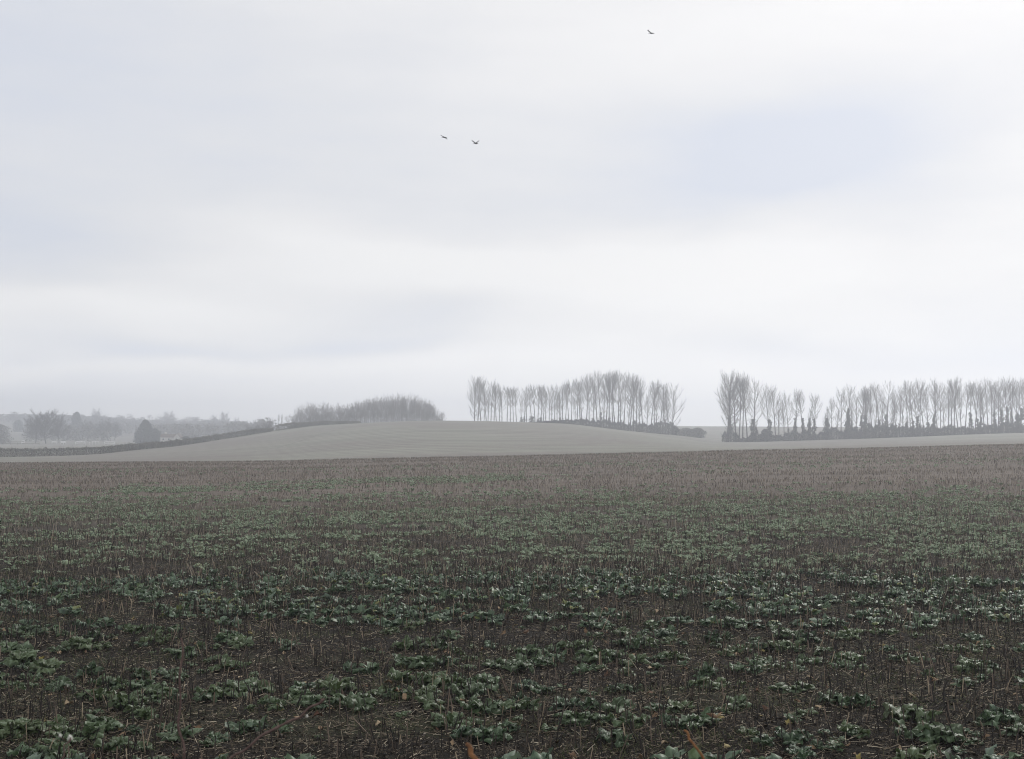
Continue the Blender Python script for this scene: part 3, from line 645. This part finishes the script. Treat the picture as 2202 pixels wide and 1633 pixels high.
# ------------------------------------------------------------------ hedges
def hedge(name, path, label, mat, per_m, size, thick, cat='hedge', stems=0, soft=0.25, seed=1):
    """path: (px, D, height) knots; leafy mass following the ground"""
    rng = np.random.RandomState(seed); pts = np.array([[(p - W / 2) / F * D, D, h] for p, D, h in path]); seg = np.hypot(*np.diff(pts[:, :2], axis=0).T); cum = np.concatenate([[0], np.cumsum(seg)])
    n = int(cum[-1] * per_m); s = rng.rand(n) * cum[-1]; x = np.interp(s, cum, pts[:, 0]); y = np.interp(s, cum, pts[:, 1]); h = np.interp(s, cum, pts[:, 2])
    ks = np.arange(0, cum[-1] + 2, 0.45); kv = rng.normal(size=len(ks)) * 0.75; kw = np.interp(ks, ks[::6], rng.normal(size=len(ks[::6])) * 0.6)
    rag = lambda q: 1 + soft * (np.interp(q, ks, kv) + np.interp(q, ks, kw))
    h = h * rag(s)
    u = rng.rand(n); top = rng.rand(n) < 0.25; zz = np.where(top, 1 - 0.30 * rng.rand(n) ** 0.6, u * 1.1 - 0.1) * h
    off = rng.uniform(-.5, .5, n) * thick * (1 - 0.35 * (zz / np.maximum(h, .1)) ** 3)
    P = np.stack([x + rng.normal(size=n) * .1, y + off, ground(x, y + off) + zz], 1); g = Geo(); V, Q = cards(P, size, rng, 0.4); g.add(V, Q)
    o = g.build(name, mat)
    if stems:
        n2 = int(cum[-1] * stems); s = rng.rand(n2) * cum[-1]; x = np.interp(s, cum, pts[:, 0]); y = np.interp(s, cum, pts[:, 1]) + rng.uniform(-.5, .5, n2) * thick; h = np.interp(s, cum, pts[:, 2]) * rag(s)
        p0 = np.stack([x, y, ground(x, y)], 1); d = rng.normal(size=(n2, 3)) * 0.16; d[:, 2] = 1; p1 = p0 + d * (h * rng.uniform(.7, 1.35, n2))[:, None]
        V, Q = prisms(p0, p1, 0.03, 0.010, 3); g2 = Geo(); g2.add(V, Q); g2.build('stems', M['grey_twigs'] if mat is M['wood'] else M['twigs'], o)['kind'] = 'stuff'
    return tag(o, label, cat)
hedge('hedge', [(-420, 250, 2.1), (-150, 262, 2.1), (0, 276, 1.95), (109, 288, 1.8), (218, 300, 1.75), (327, 335, 1.7), (436, 368, 1.75), (480, 378, 1.8), (545, 388, 1.6), (588, 396, 1.1)],
      'long trimmed brown-green hedge climbing the left flank of the hill', M['hedge'], 420, 0.17, 1.6, soft=0.10, stems=4, seed=2)
hedge('hedge', [(593, 398, 2.0), (620, 402, 2.1), (652, 408, 1.6), (700, 414, 1.4), (745, 418, 1.0), (775, 420, 0.7)],
      'short dark hedge piece on the hilltop in front of the bare wood', M['hedge'], 420, 0.17, 1.8, soft=0.08, stems=2, seed=3)
hedge('hedge', [(1150, 460, 0.5), (1180, 460, 1.0), (1205, 462, 1.6), (1280, 462, 2.7), (1340, 462, 3.4), (1400, 462, 4.0), (1440, 462, 4.4), (1458, 462, 2.4)],
      'dark thick hedge along the foot of the left poplar row', M['scrub'], 480, 0.24, 3.0, soft=0.22, stems=10, seed=4)
hedge('hedge', [(1553, 399, 2.6), (1572, 399, 3.8), (1590, 399, 1.6), (1606, 399, 1.0), (1618, 400, 3.4), (1650, 400, 1.9), (1700, 400, 2.4), (1760, 399, 2.8), (1800, 398, 3.2), (1850, 398, 3.7), (1950, 397, 3.3), (2050, 396, 2.4), (2120, 396, 2.4), (2202, 395, 2.9), (2350, 394, 3.0)],
      'dark shaggy hedge along the foot of the right poplar row', M['scrub'], 430, 0.23, 2.6, soft=0.34, stems=12, seed=5)

def blob_geo(seed, w, h, n, size, kind='round'):
    rng = np.random.RandomState(seed); a = rng.uniform(0, 6.283, n); t = rng.rand(n)
    if kind == 'round': prof = np.sqrt(np.clip(1 - (2 * t - 0.75) ** 2 / 1.6, 0.02, 1))
    else: prof = np.where(t < 0.35, 0.92 + 0.1 * t, np.clip(1 - ((t - 0.35) / 0.68) ** 2.0, 0.03, 1) ** 0.75)
    lump = 0.80 + 0.20 * np.sin(3 * a + 9 * t + seed) + 0.14 * np.sin(5 * a - 15 * t) + 0.10 * np.sin(9 * a + 23 * t)
    r = w / 2 * prof * lump * rng.rand(n) ** 0.40 * (1 + 0.12 * rng.normal(size=n))
    g = Geo(); V, Q = cards(np.stack([r * np.cos(a), r * np.sin(a), t * h], 1), size, rng, 0.4); g.add(V, Q); return g
def bush(px, D, w, h, label, mat, name='shrub', cat='shrub', size=0.35, n=2600, kind='round', seed=1, group=None, dz=0):
    root = empty(name, at(px, D, dz))
    blob_geo(seed, w, h, n, size, kind).build('foliage', mat, root)
    V, Q = prisms([[0, 0, -.4]], [[0, 0, h * .7]], w * .05, w * .015, 6); g = Geo(); g.add(V, Q); g.build('trunk', M['bark'], root)
    return tag(root, label, cat, group)
bush(1475, 452, 6.6, 3.0, 'rounded twiggy shrub just right of the left poplar row', M['wood'], size=0.3, n=3800, seed=21)
bush(1500, 450, 6.2, 3.6, 'larger rounded twiggy shrub standing in the gap between the poplar rows', M['wood'], size=0.3, n=3800, seed=22)
bush(1545 - 85, 455, 4.0, 2.2, 'small dark shrub tucked against the end of the left poplar hedge', M['scrub'], size=0.3, n=1800, seed=23)
bush(1645, 398, 3.4, 4.0, 'dark shrub swelling out of the hedge beside the second ivy-clad poplar', M['scrub'], size=0.35, n=1600, seed=24)
bush(313, 620, 8.6, 12.0, 'tall dark conical evergreen standing alone behind the long hedge', M['conifer'], 'conifer_tree', 'tree', 0.55, 6000, 'cone', 31)
bush(334, 640, 6.5, 7.5, 'lower dark evergreen leaning against the right side of the conical one', M['conifer'], 'conifer_tree', 'tree', 0.55, 3000, 'round', 32)
bush(298, 645, 4.5, 6.0, 'small dark evergreen on the left side of the conical one', M['conifer'], 'conifer_tree', 'tree', 0.5, 1600, 'round', 33)
bush(165, 900, 8.5, 17.0, 'dark blunt-topped evergreen rising over the ridge skyline between bare trees', M['conifer'], 'conifer_tree', 'tree', 0.7, 3600, 'round', 34)
bush(40, 960, 8.5, 9.0, 'small grey rounded evergreen near the left edge below the ridge', M['conifer'], 'conifer_tree', 'tree', 0.7, 1600, 'round', 35)
bush(401, 560, 4.6, 2.8, 'small rounded dark shrub peeping over the long hedge', M['scrub'], size=0.35, n=1500, seed=36)
bush(-2, 600, 13, 9.5, 'dark rounded bare tree cut by the left edge of the picture', M['wood'], 'bare_tree', 'tree', 0.4, 5000, 'round', 37)

# ------------------------------------------------------------------ bare trees of the wood and the valley
RND = [tree_geo(120 + i, 12.0, 'round', spread=[1.0, 0.85, 0.95, 0.8][i], start=[.3, .35, .25, .3][i], tw=2.6, thick=1.25) for i in range(4)]
FARR = [tree_geo(160 + i, 12.0, 'round', spread=[1.0, 0.9, 0.95][i], start=[.28, .3, .25][i], tw=1.8, thick=2.1) for i in range(3)]
BSH = [tree_geo(140 + i, 8.0, 'bush', spread=1.0, start=0.1, tw=1.4) for i in range(3)]
def bare(px, base_dz, D, topy, w, label, group=None, src='rnd', name='bare_tree', under=None):
    p = at(px, D, base_dz); Ht = z_of(topy, D) - p.z; src = 'far' if (src == 'rnd' and D > 600) else src; S = {'rnd': RND, 'far': FARR, 'bsh': BSH}[src]; i = random.randrange(len(S))
    root = empty(name, p, random.uniform(0, 6.28)); 
    zs = np.concatenate(S[i][1].V); hh = zs[:, 2].max(); ww = 2 * np.percentile(np.hypot(zs[:, 0], zs[:, 1]), 97)
    root.scale = (w / ww, w / ww, Ht / hh)
    part_obj((src, i, 't'), S[i][0], 'trunk', M['bark'], root, True); part_obj((src, i, 'c'), S[i][1], 'crown', M['grey_twigs'] if src == 'rnd' else M['twigs'], root)
    return tag(root, label, 'tree', group)
WT = [(612, 899), (620, 892), (640, 872), (668, 862), (690, 865), (710, 862), (745, 866), (765, 860), (785, 856), (800, 855), (815, 851), (830, 849), (845, 852), (865, 848), (880, 849), (900, 852), (912, 856), (922, 862), (932, 872), (945, 878), (955, 890), (962, 900)]
def wtop(px): return float(np.interp(px, [a for a, b in WT], [b for a, b in WT])) - 7.0 * math.exp(-((px - 862) / 60) ** 2)
fr = [628, 645, 664, 680, 697, 714, 730, 746, 762, 777, 792, 806, 820, 834, 848, 862, 876, 890, 903, 916, 928, 940, 950]
for i, px in enumerate(fr):
    bare(px, -0.6, 515 + random.uniform(-5, 5), wtop(px) + random.uniform(-2, 5), 7.4 if px < 925 else 4.5, f'bare tree, {ordn(i)} from the left along the front of the hilltop wood', 'trees of the hilltop wood')
for i, px in enumerate([652, 672, 690, 708, 726, 745, 765, 784, 800, 815, 829, 842, 856, 869, 883, 896, 909, 921]):
    bare(px + random.uniform(-3, 3), -0.6, 532 + random.uniform(-5, 5), wtop(px) + random.uniform(-2, 2), 7.6, f'bare tree, {ordn(i)} from the left along the back of the hilltop wood', 'trees of the hilltop wood')
hedge('undergrowth', [(622, 512, 1.4), (650, 520, 2.6), (700, 522, 4.2), (760, 522, 4.6), (800, 522, 5.6), (860, 522, 6.6), (910, 522, 4.8), (935, 522, 2.8), (952, 520, 1.2)],
      'dense twiggy undergrowth filling the hilltop wood', M['wood'], 190, 0.20, 14.0, 'undergrowth', stems=26, soft=0.34, seed=9)['kind'] = 'stuff'
bare(100, 0, 620, 876, 20, 'biggest bare tree standing in the misty valley, its top above the ridge')
bare(78, 0, 640, 889, 13, 'bare tree close on the left of the biggest valley tree')
bare(128, 0, 640, 884, 11, 'bare tree close on the right of the biggest valley tree')
bare(208, 0, 1080, 876, 14, 'bare round-headed tree with open crown on the ridge skyline')
bare(360, 0, 1150, 882, 17, 'wide bare spreading tree on the ridge right of the conical evergreen')
bare(482, 0, 1100, 883, 10.5, 'bare ball-headed tree on the ridge above the climbing hedge')
bare(461, 0, 1100, 890, 7, 'thin broken-topped bare tree left of the ball-headed ridge tree')
bare(28, 0, 1150, 884, 8, 'small bushy bare tree on the ridge skyline near the left edge')
bare(508, 0, 1050, 896, 8, 'low bare tree at the end of the ridge wood')
bare(190, 0, 760, 900, 14, 'broad bare tree below the ridge, left of three in the valley')
bare(222, 0, 740, 898, 16, 'broad bare tree below the ridge, middle one of three in the valley')
bare(248, 0, 770, 905, 12, 'broad bare tree below the ridge, right of three in the valley')
bare(415, -1.0, 640, 922, 9, 'faint low bare tree showing over the climbing hedge', None, 'bsh')
bare(560, -1.2, 470, 900, 9, 'left one of two twiggy bushes behind the top of the climbing hedge', 'bushes behind the climbing hedge', 'bsh', 'bare_bush')
bare(579, -1.2, 466, 893, 8, 'taller right one of two twiggy bushes behind the top of the climbing hedge', 'bushes behind the climbing hedge', 'bsh', 'bare_bush')
bare(538, -1.2, 480, 908, 7, 'lowest twiggy bush below the two behind the climbing hedge', 'bushes behind the climbing hedge', 'bsh', 'bare_bush')
for px, ty, w in ((600, 891, 'left'), (606, 890, 'right')):
    poplar(px, ty, 505, f'{w} one of two thin bare saplings in the gap before the hilltop wood', 'saplings before the wood', 'slim')

# ------------------------------------------------------------------ woodland on the far ridge (one mass)
def ridge_wood():
    rng = np.random.RandomState(77); g = Geo(); V_, n = [], 0
    RT = [(-500, 886), (0, 891), (60, 892), (130, 892.5), (200, 896), (250, 899), (290, 902.5), (330, 903.5), (400, 907), (420, 906), (460, 904), (500, 906), (530, 908), (560, 916), (590, 924)]
    for i in range(2100):
        px = rng.uniform(-480, 588); D = rng.choice([rng.uniform(1190, 1290), rng.uniform(700, 1190)], p=[.38, .62]); top = np.interp(px, [a for a, b in RT], [b for a, b in RT])
        if (px < 58 and px > -80 and 680 < D < 1130) or (238 < px < 300 and D < 900): continue
        x = (px - W / 2) / F * D; z = float(ground(x, D)); h = rng.uniform(6, 10)
        if D > 1190: h = rng.uniform(7, 9); z = z_of(top + rng.uniform(-0.8, 1.6), D) - h
        w = rng.uniform(5, 9); m = 62; a = rng.uniform(0, 6.283, m); t = rng.rand(m) ** 0.8; r = w / 2 * np.sqrt(np.clip(1 - (1.7 * t - 0.8) ** 2, 0.05, 1)) * rng.rand(m) ** .4
        V_.append(np.stack([x + r * np.cos(a), D + r * np.sin(a), z + t * h], 1))
    P = np.concatenate(V_); V, Q = cards(P, 1.0, rng, 0.5); g.add(V, Q)
    tag(g.build('far_woodland', M['wood']), 'grey leafless woodland covering the misty ridge on the left', 'woodland', None, 'stuff')
ridge_wood()

# ------------------------------------------------------------------ meadow fence, white rails, cottage
M['fencewood'] = noise_mat('weathered_timber', (0.16, 0.14, 0.12), (0.26, 0.24, 0.20), 4)
M['white'] = noise_mat('white_paint', (0.78, 0.78, 0.77), (0.86, 0.86, 0.85), 3, 0.6)
M['render'] = noise_mat('pale_render', (0.50, 0.48, 0.44), (0.62, 0.60, 0.55), 1.2)
M['tiles'] = noise_mat('roof_tiles', (0.11, 0.085, 0.07), (0.19, 0.15, 0.12), 2.0, stretch=(1, 1, 6))
M['pane'] = noise_mat('window_glass', (0.03, 0.035, 0.04), (0.05, 0.055, 0.06), 1, 0.15)
def box_geo(cx, cy, cz, sx, sy, sz):
    V = np.array([[cx + a * sx / 2, cy + b * sy / 2, cz + c * sz / 2] for c in (-1, 1) for a, b in ((-1, -1), (1, -1), (1, 1), (-1, 1))])
    return V, np.array([[3, 2, 1, 0], [4, 5, 6, 7], [0, 1, 5, 4], [1, 2, 6, 5], [2, 3, 7, 6], [3, 0, 4, 7]])
def rail_fence(x0, x1, D, h, gap, label, mat, rails=(0.45, 0.95), th=0.11, skip=()):
    n = max(2, int(abs((x1 - x0) / F * D) / gap) + 1); pxs = np.linspace(x0, x1, n); root = empty('paddock_fence', at(x0, D)); o = root.location
    pts = [at(p, D) - o for p in pxs]
    for p in pts:
        V, Q = box_geo(p.x, p.y, p.z + h / 2, th, th, h); g = Geo(); g.add(V, Q); g.build('post', mat, root)
    for r in rails:
        g = Geo()
        for i in range(n - 1):
            if i in skip: continue
            V, Q = prisms([list(pts[i] + Vector((0, -.08, r * h)))], [list(pts[i + 1] + Vector((0, -.08, r * h)))], th * .8, th * .8, 4); g.add(V, Q)
        g.build('rail', mat, root)
    return tag(root, label, 'fence')
rail_fence(8, 86, 560, 1.5, 2.8, 'grey timber rail fence in the misty meadow near the left edge', M['fencewood'])
rail_fence(48, 54, 590, 1.7, 1.2, 'short bright white rail left of the biggest valley tree', M['white'], th=0.16)
rail_fence(113, 122, 590, 1.4, 1.9, 'first short white rail right of the biggest valley tree', M['white'], th=0.14)
rail_fence(132, 143, 592, 1.5, 1.1, 'brightest close-set white rail in the meadow below the three trees', M['white'], (0.55, 0.75, 0.95), 0.18)
rail_fence(164, 184, 592, 1.4, 2.6, 'long gappy white rail below the middle of three valley trees', M['white'], th=0.17, skip=(1,))
rail_fence(193, 214, 590, 1.5, 1.5, 'thin white rail with close posts below the round-headed ridge tree', M['white'], (0.9,), 0.12, skip=(0, 3))
rail_fence(226, 247, 588, 1.4, 2.4, 'last white rail to the right, just above the long hedge', M['white'], th=0.15, skip=(1,))
def cottage():
    root = empty('cottage', at(369, 585, 0.0)); b = 0.6
    g = Geo(); V, Q = box_geo(-1.2, 0, 1.8, 8.2, 5, 3.6); g.add(V, Q); g.build('wall', M['render'], root)
    # gabled wing facing the camera
    V = np.array([[2.0, -3.4, 0], [6.2, -3.4, 0], [6.2, 2, 0], [2.0, 2, 0], [2.0, -3.4, 3.2], [6.2, -3.4, 3.2], [6.2, 2, 3.2], [2.0, 2, 3.2], [4.1, -3.4, 5.4], [4.1, 2, 5.4]])
    Q = np.array([[0, 1, 5, 4], [1, 2, 6, 5], [2, 3, 7, 6], [3, 0, 4, 7], [4, 5, 8, 8], [6, 7, 9, 9]])
    me = bpy.data.meshes.new('gable'); me.from_pydata(V.tolist(), [], [list(dict.fromkeys(q)) for q in Q.tolist()]); me.materials.append(M['render'])
    o = bpy.data.objects.new('gable', me); COL.objects.link(o); o.parent = root
    def roof(p, name='roof'):
        m = bpy.data.meshes.new(name); m.from_pydata(p[0], [], p[1]); m.materials.append(M['tiles']); q = bpy.data.objects.new(name, m); COL.objects.link(q); q.parent = root
        md = q.modifiers.new('thick', 'SOLIDIFY'); md.thickness = 0.15
        return q
    r1 = roof(([(-5.6, -2.9, 3.5), (3.2, -2.9, 3.5), (3.2, 0, 5.2), (-5.6, 0, 5.2), (3.2, 2.9, 3.5), (-5.6, 2.9, 3.5)], [(0, 1, 2, 3), (3, 2, 4, 5)]))
    roof(([(1.7, -3.7, 3.0), (4.1, -3.7, 5.55), (4.1, 2.2, 5.55), (1.7, 2.2, 3.0), (6.5, -3.7, 3.0), (6.5, 2.2, 3.0)], [(0, 1, 2, 3), (1, 4, 5, 2)]))
    g = Geo(); V, Q = box_geo(-3.2, 0.4, 5.5, .9, .7, 1.6); g.add(V, Q); g.build('chimney', M['render'], r1)
    for x, y, z in ((-3.6, -2.56, 2.3), (-0.6, -2.56, 2.3), (4.1, -3.46, 2.2)):
        g = Geo(); V, Q = box_geo(x, y, z, 1.2, .12, 1.1); g.add(V, Q); w = g.build('window', M['white'], root)
        g = Geo(); V, Q = box_geo(x, y - .08, z, .95, .06, .85); g.add(V, Q); g.build('pane', M['pane'], w)
    root.scale = (0.86, 0.86, 0.86)
    tag(root, 'pale cottage with a gable, half hidden behind the long hedge', 'cottage')
cottage()

# wheel track up the pale hill
def track():
    pts = [(545, 250), (600, 270), (650, 296), (700, 325), (740, 352)]
    for off in (0.0,):
        P = [((p - W / 2) / F * D, D) for p, D in pts]; t = np.linspace(0, len(P) - 1, 60); x = np.interp(t, range(len(P)), [p[0] for p in P]) ; y = np.interp(t, range(len(P)), [p[1] for p in P]) + 1.2 * np.sin(t * 1.7)
        V = []
        for i in range(len(t)):
            w = 0.9 * (0.7 + 0.3 * math.sin(i * .9)); 
            for s in (-w, w): V.append((x[i] - s * 0.25, y[i] + s, float(ground(x[i] - s * .25, y[i] + s)) + 0.03))
        Q = [[2 * i, 2 * i + 1, 2 * i + 3, 2 * i + 2] for i in range(len(t) - 1)]
        tag(mesh_quads('path', V, Q, noise_mat('worn_track', (0.085, 0.08, 0.065), (0.14, 0.135, 0.11), 0.5)), kind='structure')
track()

# ------------------------------------------------------------------ birds
def crow(px, py, D, wing_l, wing_r, yaw, label, span=1.0, pitch=0.0):
    """wings: list of (out, up, back) knots in metres for each side; one joined body mesh"""
    a, y, z = px_dir(px, py); loc = Vector((a / y * D, D, z / y * D)); g = Geo()
    st = [(-0.30, 0.004, 0.050, 0), (-0.20, 0.012, 0.040, 0), (-0.12, 0.035, 0.035, 0), (-0.02, 0.058, 0.055, -.005), (0.08, 0.050, 0.050, 0), (0.14, 0.032, 0.033, .01), (0.19, 0.030, 0.032, .015), (0.22, 0.012, 0.014, .01), (0.27, 0.002, 0.002, 0.0)]
    k = 10; V = []; 
    for (x, rz, ry, cz) in st:
        for i in range(k): t = 6.283 * i / k; V.append((x, ry * math.cos(t), cz + rz * math.sin(t)))
    Q = [[i * k + j, i * k + (j + 1) % k, (i + 1) * k + (j + 1) % k, (i + 1) * k + j] for i in range(len(st) - 1) for j in range(k)]
    g.add(np.array(V), np.array(Q))
    for sgn, wing in ((1, wing_l), (-1, wing_r)):
        V = []; n = len(wing)
        for i, (o_, u_, b_, ch) in enumerate(wing):
            for dz in (0.006, -0.006):
                V.append((0.07 + b_, sgn * (0.02 + o_), u_ + dz)); V.append((0.07 + b_ - ch, sgn * (0.02 + o_), u_ + dz * .4))
        Q = []
        for i in range(n - 1):
            b = 4 * i; Q += [[b, b + 4, b + 5, b + 1], [b + 3, b + 7, b + 6, b + 2], [b, b + 2, b + 6, b + 4], [b + 1, b + 5, b + 7, b + 3]]
        Q.append([4 * n - 4, 4 * n - 3, 4 * n - 1, 4 * n - 2])
        if len(wing) > 3:                                             # separate finger feathers at the tip
            o_, u_, b_, ch = wing[-1]; o2, u2, b2, _ = wing[-2]; du = (u_ - u2) / max(.01, o_ - o2)
            base = len(V)
            for f in range(4):
                x0 = 0.07 + b_ - ch * (f + .1) / 4; x1 = x0 - ch / 5; L = 0.10 - 0.015 * f
                V += [(x0, sgn * (.02 + o_ - .01), u_ + .002), (x1, sgn * (.02 + o_ - .01), u_ - .002), (x1 - .02 * f, sgn * (.02 + o_ + L), u_ + du * L - .002), (x0 - .02 * f, sgn * (.02 + o_ + L), u_ + du * L + .002)]
                Q.append([base + 4 * f, base + 4 * f + 1, base + 4 * f + 2, base + 4 * f + 3])
        g.add(np.array(V), np.array(Q))
    o = g.build('crow', M['crow'], None, True); o.location = loc; o.rotation_euler = (0, pitch, yaw); o.scale = (span,) * 3
    return tag(o, label, 'bird', 'crows flying over the field')
up = [(0, 0, 0, .17), (.12, .07, .03, .17), (.25, .16, .05, .16), (.36, .26, .02, .13)]
high = [(0, 0, 0, .17), (.08, .10, .03, .17), (.16, .22, .04, .16), (.22, .34, 0, .13)]
flat = [(0, 0, 0, .17), (.14, .02, .03, .17), (.28, .02, .04, .16), (.40, .0, 0, .13)]
down = [(0, 0, 0, .17), (.10, -.06, .02, .16), (.2, -.13, .02, .14), (.27, -.2, 0, .11)]
far1 = [(0, 0, 0, .16), (.14, .10, -.07, .16), (.30, .21, -.20, .15), (.40, .28, -.32, .12)]
near1 = [(0, 0, 0, .16), (.12, -.06, .05, .15), (.24, -.14, .11, .14), (.32, -.21, .19, .11)]
far2 = [(0, 0, 0, .16), (.12, .12, -.07, .16), (.24, .24, -.20, .15), (.30, .31, -.30, .12)]
near2 = [(0, 0, 0, .15), (.16, .04, .06, .13), (.32, .10, .14, .10), (.42, .15, .24, .07)]
far3 = [(0, 0, 0, .16), (.12, .12, -.06, .16), (.24, .24, -.14, .15), (.30, .32, -.22, .12)]
near3 = [(0, 0, 0, .15), (.12, -.04, .02, .14), (.22, -.09, .05, .12), (.28, -.12, .08, .09)]
crow(956, 296, 118, far1, near1, math.radians(6), 'left one of two dark birds in the middle of the sky, wings on a slant', 1.0)
crow(1023, 309, 118, far2, near2, math.radians(6), 'right one of two dark birds in the middle of the sky, wings raised', 1.0)
crow(1401, 72, 100, far3, near3, math.radians(6), 'single dark bird high up alone near the top of the sky', 0.95)

# ------------------------------------------------------------------ twigs and canes close to the camera
M['cane'] = noise_mat('brown_twig', (0.075, 0.050, 0.045), (0.14, 0.095, 0.085), 60)
M['orange'] = noise_mat('orange_cane', (0.17, 0.078, 0.035), (0.27, 0.135, 0.06), 40, c2=(0.10, 0.05, 0.03), scale2=25)
M['fluff'] = noise_mat('pale_bud', (0.48, 0.48, 0.42), (0.62, 0.62, 0.58), 50)
def cane(path, D, label, mat, name, r_top, r_low, foot, extra=None, side=None):
    """path in picture positions at distance D, continued down to the ground at foot (px, D)"""
    def pt(px, py, d): a, y, z = px_dir(px, py); return Vector((a / y * d, d, z / y * d))
    P = [pt(px, py, D - 0.01 * i) for i, (px, py) in enumerate(path)]; f = at(*foot, -0.02)
    last = P[-1]; n0 = len(P); dd = (P[-1] - P[-2]).normalized()
    for i in range(1, 9):
        t = i / 8; c1 = last + dd * 0.7; P.append(last.lerp(c1, t).lerp(c1.lerp(f, t), t))
    arr = np.array([list(p) for p in P]); s = np.linspace(0, len(P) - 1, len(P) * 6); X = np.stack([pchip(np.arange(len(P)), arr[:, i], s) for i in range(3)], 1)
    X += np.stack([0.003 * np.sin(s * 3.1), 0 * s, 0.002 * np.sin(s * 4.7)], 1)
    r = np.interp(s, [0, 1, n0, len(P)], [r_top * .8, r_top, r_top * 1.2, r_low]) * (1 + 0.25 * np.maximum(0, np.sin(s * 2.2)) ** 8)
    k = 8; V = []
    for i, p in enumerate(X):
        d = X[min(i + 1, len(X) - 1)] - X[max(i - 1, 0)]; d /= np.linalg.norm(d); a_ = np.cross(d, [0, 1, 0.01]); a_ /= np.linalg.norm(a_); b_ = np.cross(d, a_)
        for j in range(k): t = 6.283 * j / k; V.append(p + (a_ * math.cos(t) + b_ * math.sin(t)) * r[i])
    Q = [[i * k + j, i * k + (j + 1) % k, (i + 1) * k + (j + 1) % k, (i + 1) * k + j] for i in range(len(X) - 1) for j in range(k)]
    root = empty(name, (0, 0, 0)); root.location = f
    V = np.array(V) - np.array(list(f)); o = mesh_quads('stem', V, np.array(Q), mat, root, None, True)
    for (px, py, rad, mt, nm) in (extra or []):
        bpy_m = bpy.data.meshes.new(nm); import bmesh; bm = bmesh.new(); bmesh.ops.create_icosphere(bm, subdivisions=2, radius=rad)
        for v in bm.verts: v.co *= 1 + 0.18 * math.sin(v.co.x * 900 + v.co.z * 700); v.co.z *= 1.25
        bm.to_mesh(bpy_m); bm.free(); bpy_m.materials.append(mt); q = bpy.data.objects.new(nm, bpy_m); COL.objects.link(q); q.parent = root; q.location = pt(px, py, D) - f
    if side:                                                          # small side shoots
        g = Geo()
        for (pa, pb) in side:
            V, Q = prisms([list(pt(*pa, D) - f)], [list(pt(*pb, D - 0.02) - f)], r_top * .7, r_top * .35, 6); g.add(V, Q)
        g.build('side_shoot', mat, root)
    return tag(root, label, 'twig')
cane([(389, 1372), (391, 1420), (387, 1480), (384, 1545), (392, 1590), (395, 1640)], 3.0, 'thin upright grey-brown twig close to the camera, left foreground', M['cane'], 'twig', 0.0024, 0.006, (380, 2.6))
cane([(697, 1504), (685, 1512), (655, 1533), (625, 1552), (570, 1578), (525, 1612), (488, 1642)], 2.7, 'arching brown bramble cane with a white droplet, close to the camera', M['cane'], 'bramble_cane', 0.0024, 0.007, (300, 2.2),
     [(660, 1541, 0.0028, M['fluff'], 'droplet'), (692, 1507, 0.0035, M['cane'], 'bud')])
cane([(1003, 1601), (1012, 1618), (1030, 1642)], 2.3, 'thick orange cane tip at the bottom centre edge', M['orange'], 'cane', 0.0044, 0.008, (1200, 2.0))
cane([(1471, 1571), (1481, 1585), (1495, 1605), (1515, 1640)], 2.7, 'thin bent orange cane tip at the bottom edge, right of centre', M['orange'], 'cane', 0.0026, 0.007, (1700, 2.3))
cane([(151, 1586), (146, 1596), (138, 1612), (130, 1642)], 2.4, 'small stem with pale round seed heads, bottom left edge', M['cane'], 'seed_stem', 0.0014, 0.004, (60, 2.1),
     [(151, 1587, 0.0048, M['fluff'], 'seed_head'), (129, 1583, 0.003, M['fluff'], 'seed_head')], [((146, 1596), (129, 1585))])
# withered seed head standing among the plants
def withered(px, py, label, n=7, s=1.0, seed=1):
    rng = np.random.RandomState(seed); a, y, z = px_dir(px, py); D = -3.0 / (z / y); g = Geo(); x = a / y * D
    root = empty('withered_leaf', (x, D, float(ground(x, D))))
    for i in range(n):
        L = rng.uniform(0.07, 0.12) * s; V, Q, A = leaf_template(6, 5, rng, L, L * .45, rng.uniform(.6, 1.4), rng.uniform(1.5, 3.2), rng.uniform(.3, 1.4), 0.15)
        g.add(rot_z(V, rng.uniform(0, 6.28), (rng.normal() * .01, rng.normal() * .01, 0.12 * s)), Q)
    g.build('blade', M['dead'], root, True); V, Q = prisms([[0, 0, -.02]], [[0, 0, .13 * s]], .004, .003, 5); g2 = Geo(); g2.add(V, Q); g2.build('stalk', M['petiole'], root)
    tag(root, label, 'dead leaf')
withered(1541, 1592, 'shrivelled pale tan leaf cluster hanging on a stalk, lower right of centre', 8, 1.0, 3)
withered(2010, 1500, 'yellowish withered leaf clump in front of a large plant at lower right', 6, .8, 4)
withered(855, 1512, 'curled yellow-brown leaf standing among dark stalks, lower centre', 6, .8, 5)

# ------------------------------------------------------------------ haze
def haze():
    V, Q = box_geo(0, 1100, 10, 3600, 3400, 60)
    V[:, 2] = np.where(V[:, 2] < 0, -25.0, 40.0)
    V[:, 1] = np.where(V[:, 1] < 0, -120, 1500.0)
    m = bpy.data.materials.new('haze'); m.use_nodes = True; nt = m.node_tree; nt.nodes.clear()
    out = nt.nodes.new('ShaderNodeOutputMaterial'); pv = nt.nodes.new('ShaderNodeVolumePrincipled')
    pv.inputs['Color'].default_value = HAZE_COL; pv.inputs['Density'].default_value = HAZE_DENSITY; pv.inputs['Anisotropy'].default_value = HAZE_G
    nt.links.new(pv.outputs[0], out.inputs['Volume'])
    o = mesh_quads('haze', V, Q, m); tag(o, 'thin pale winter haze over the whole field and valley', 'haze', None, 'stuff')
haze()
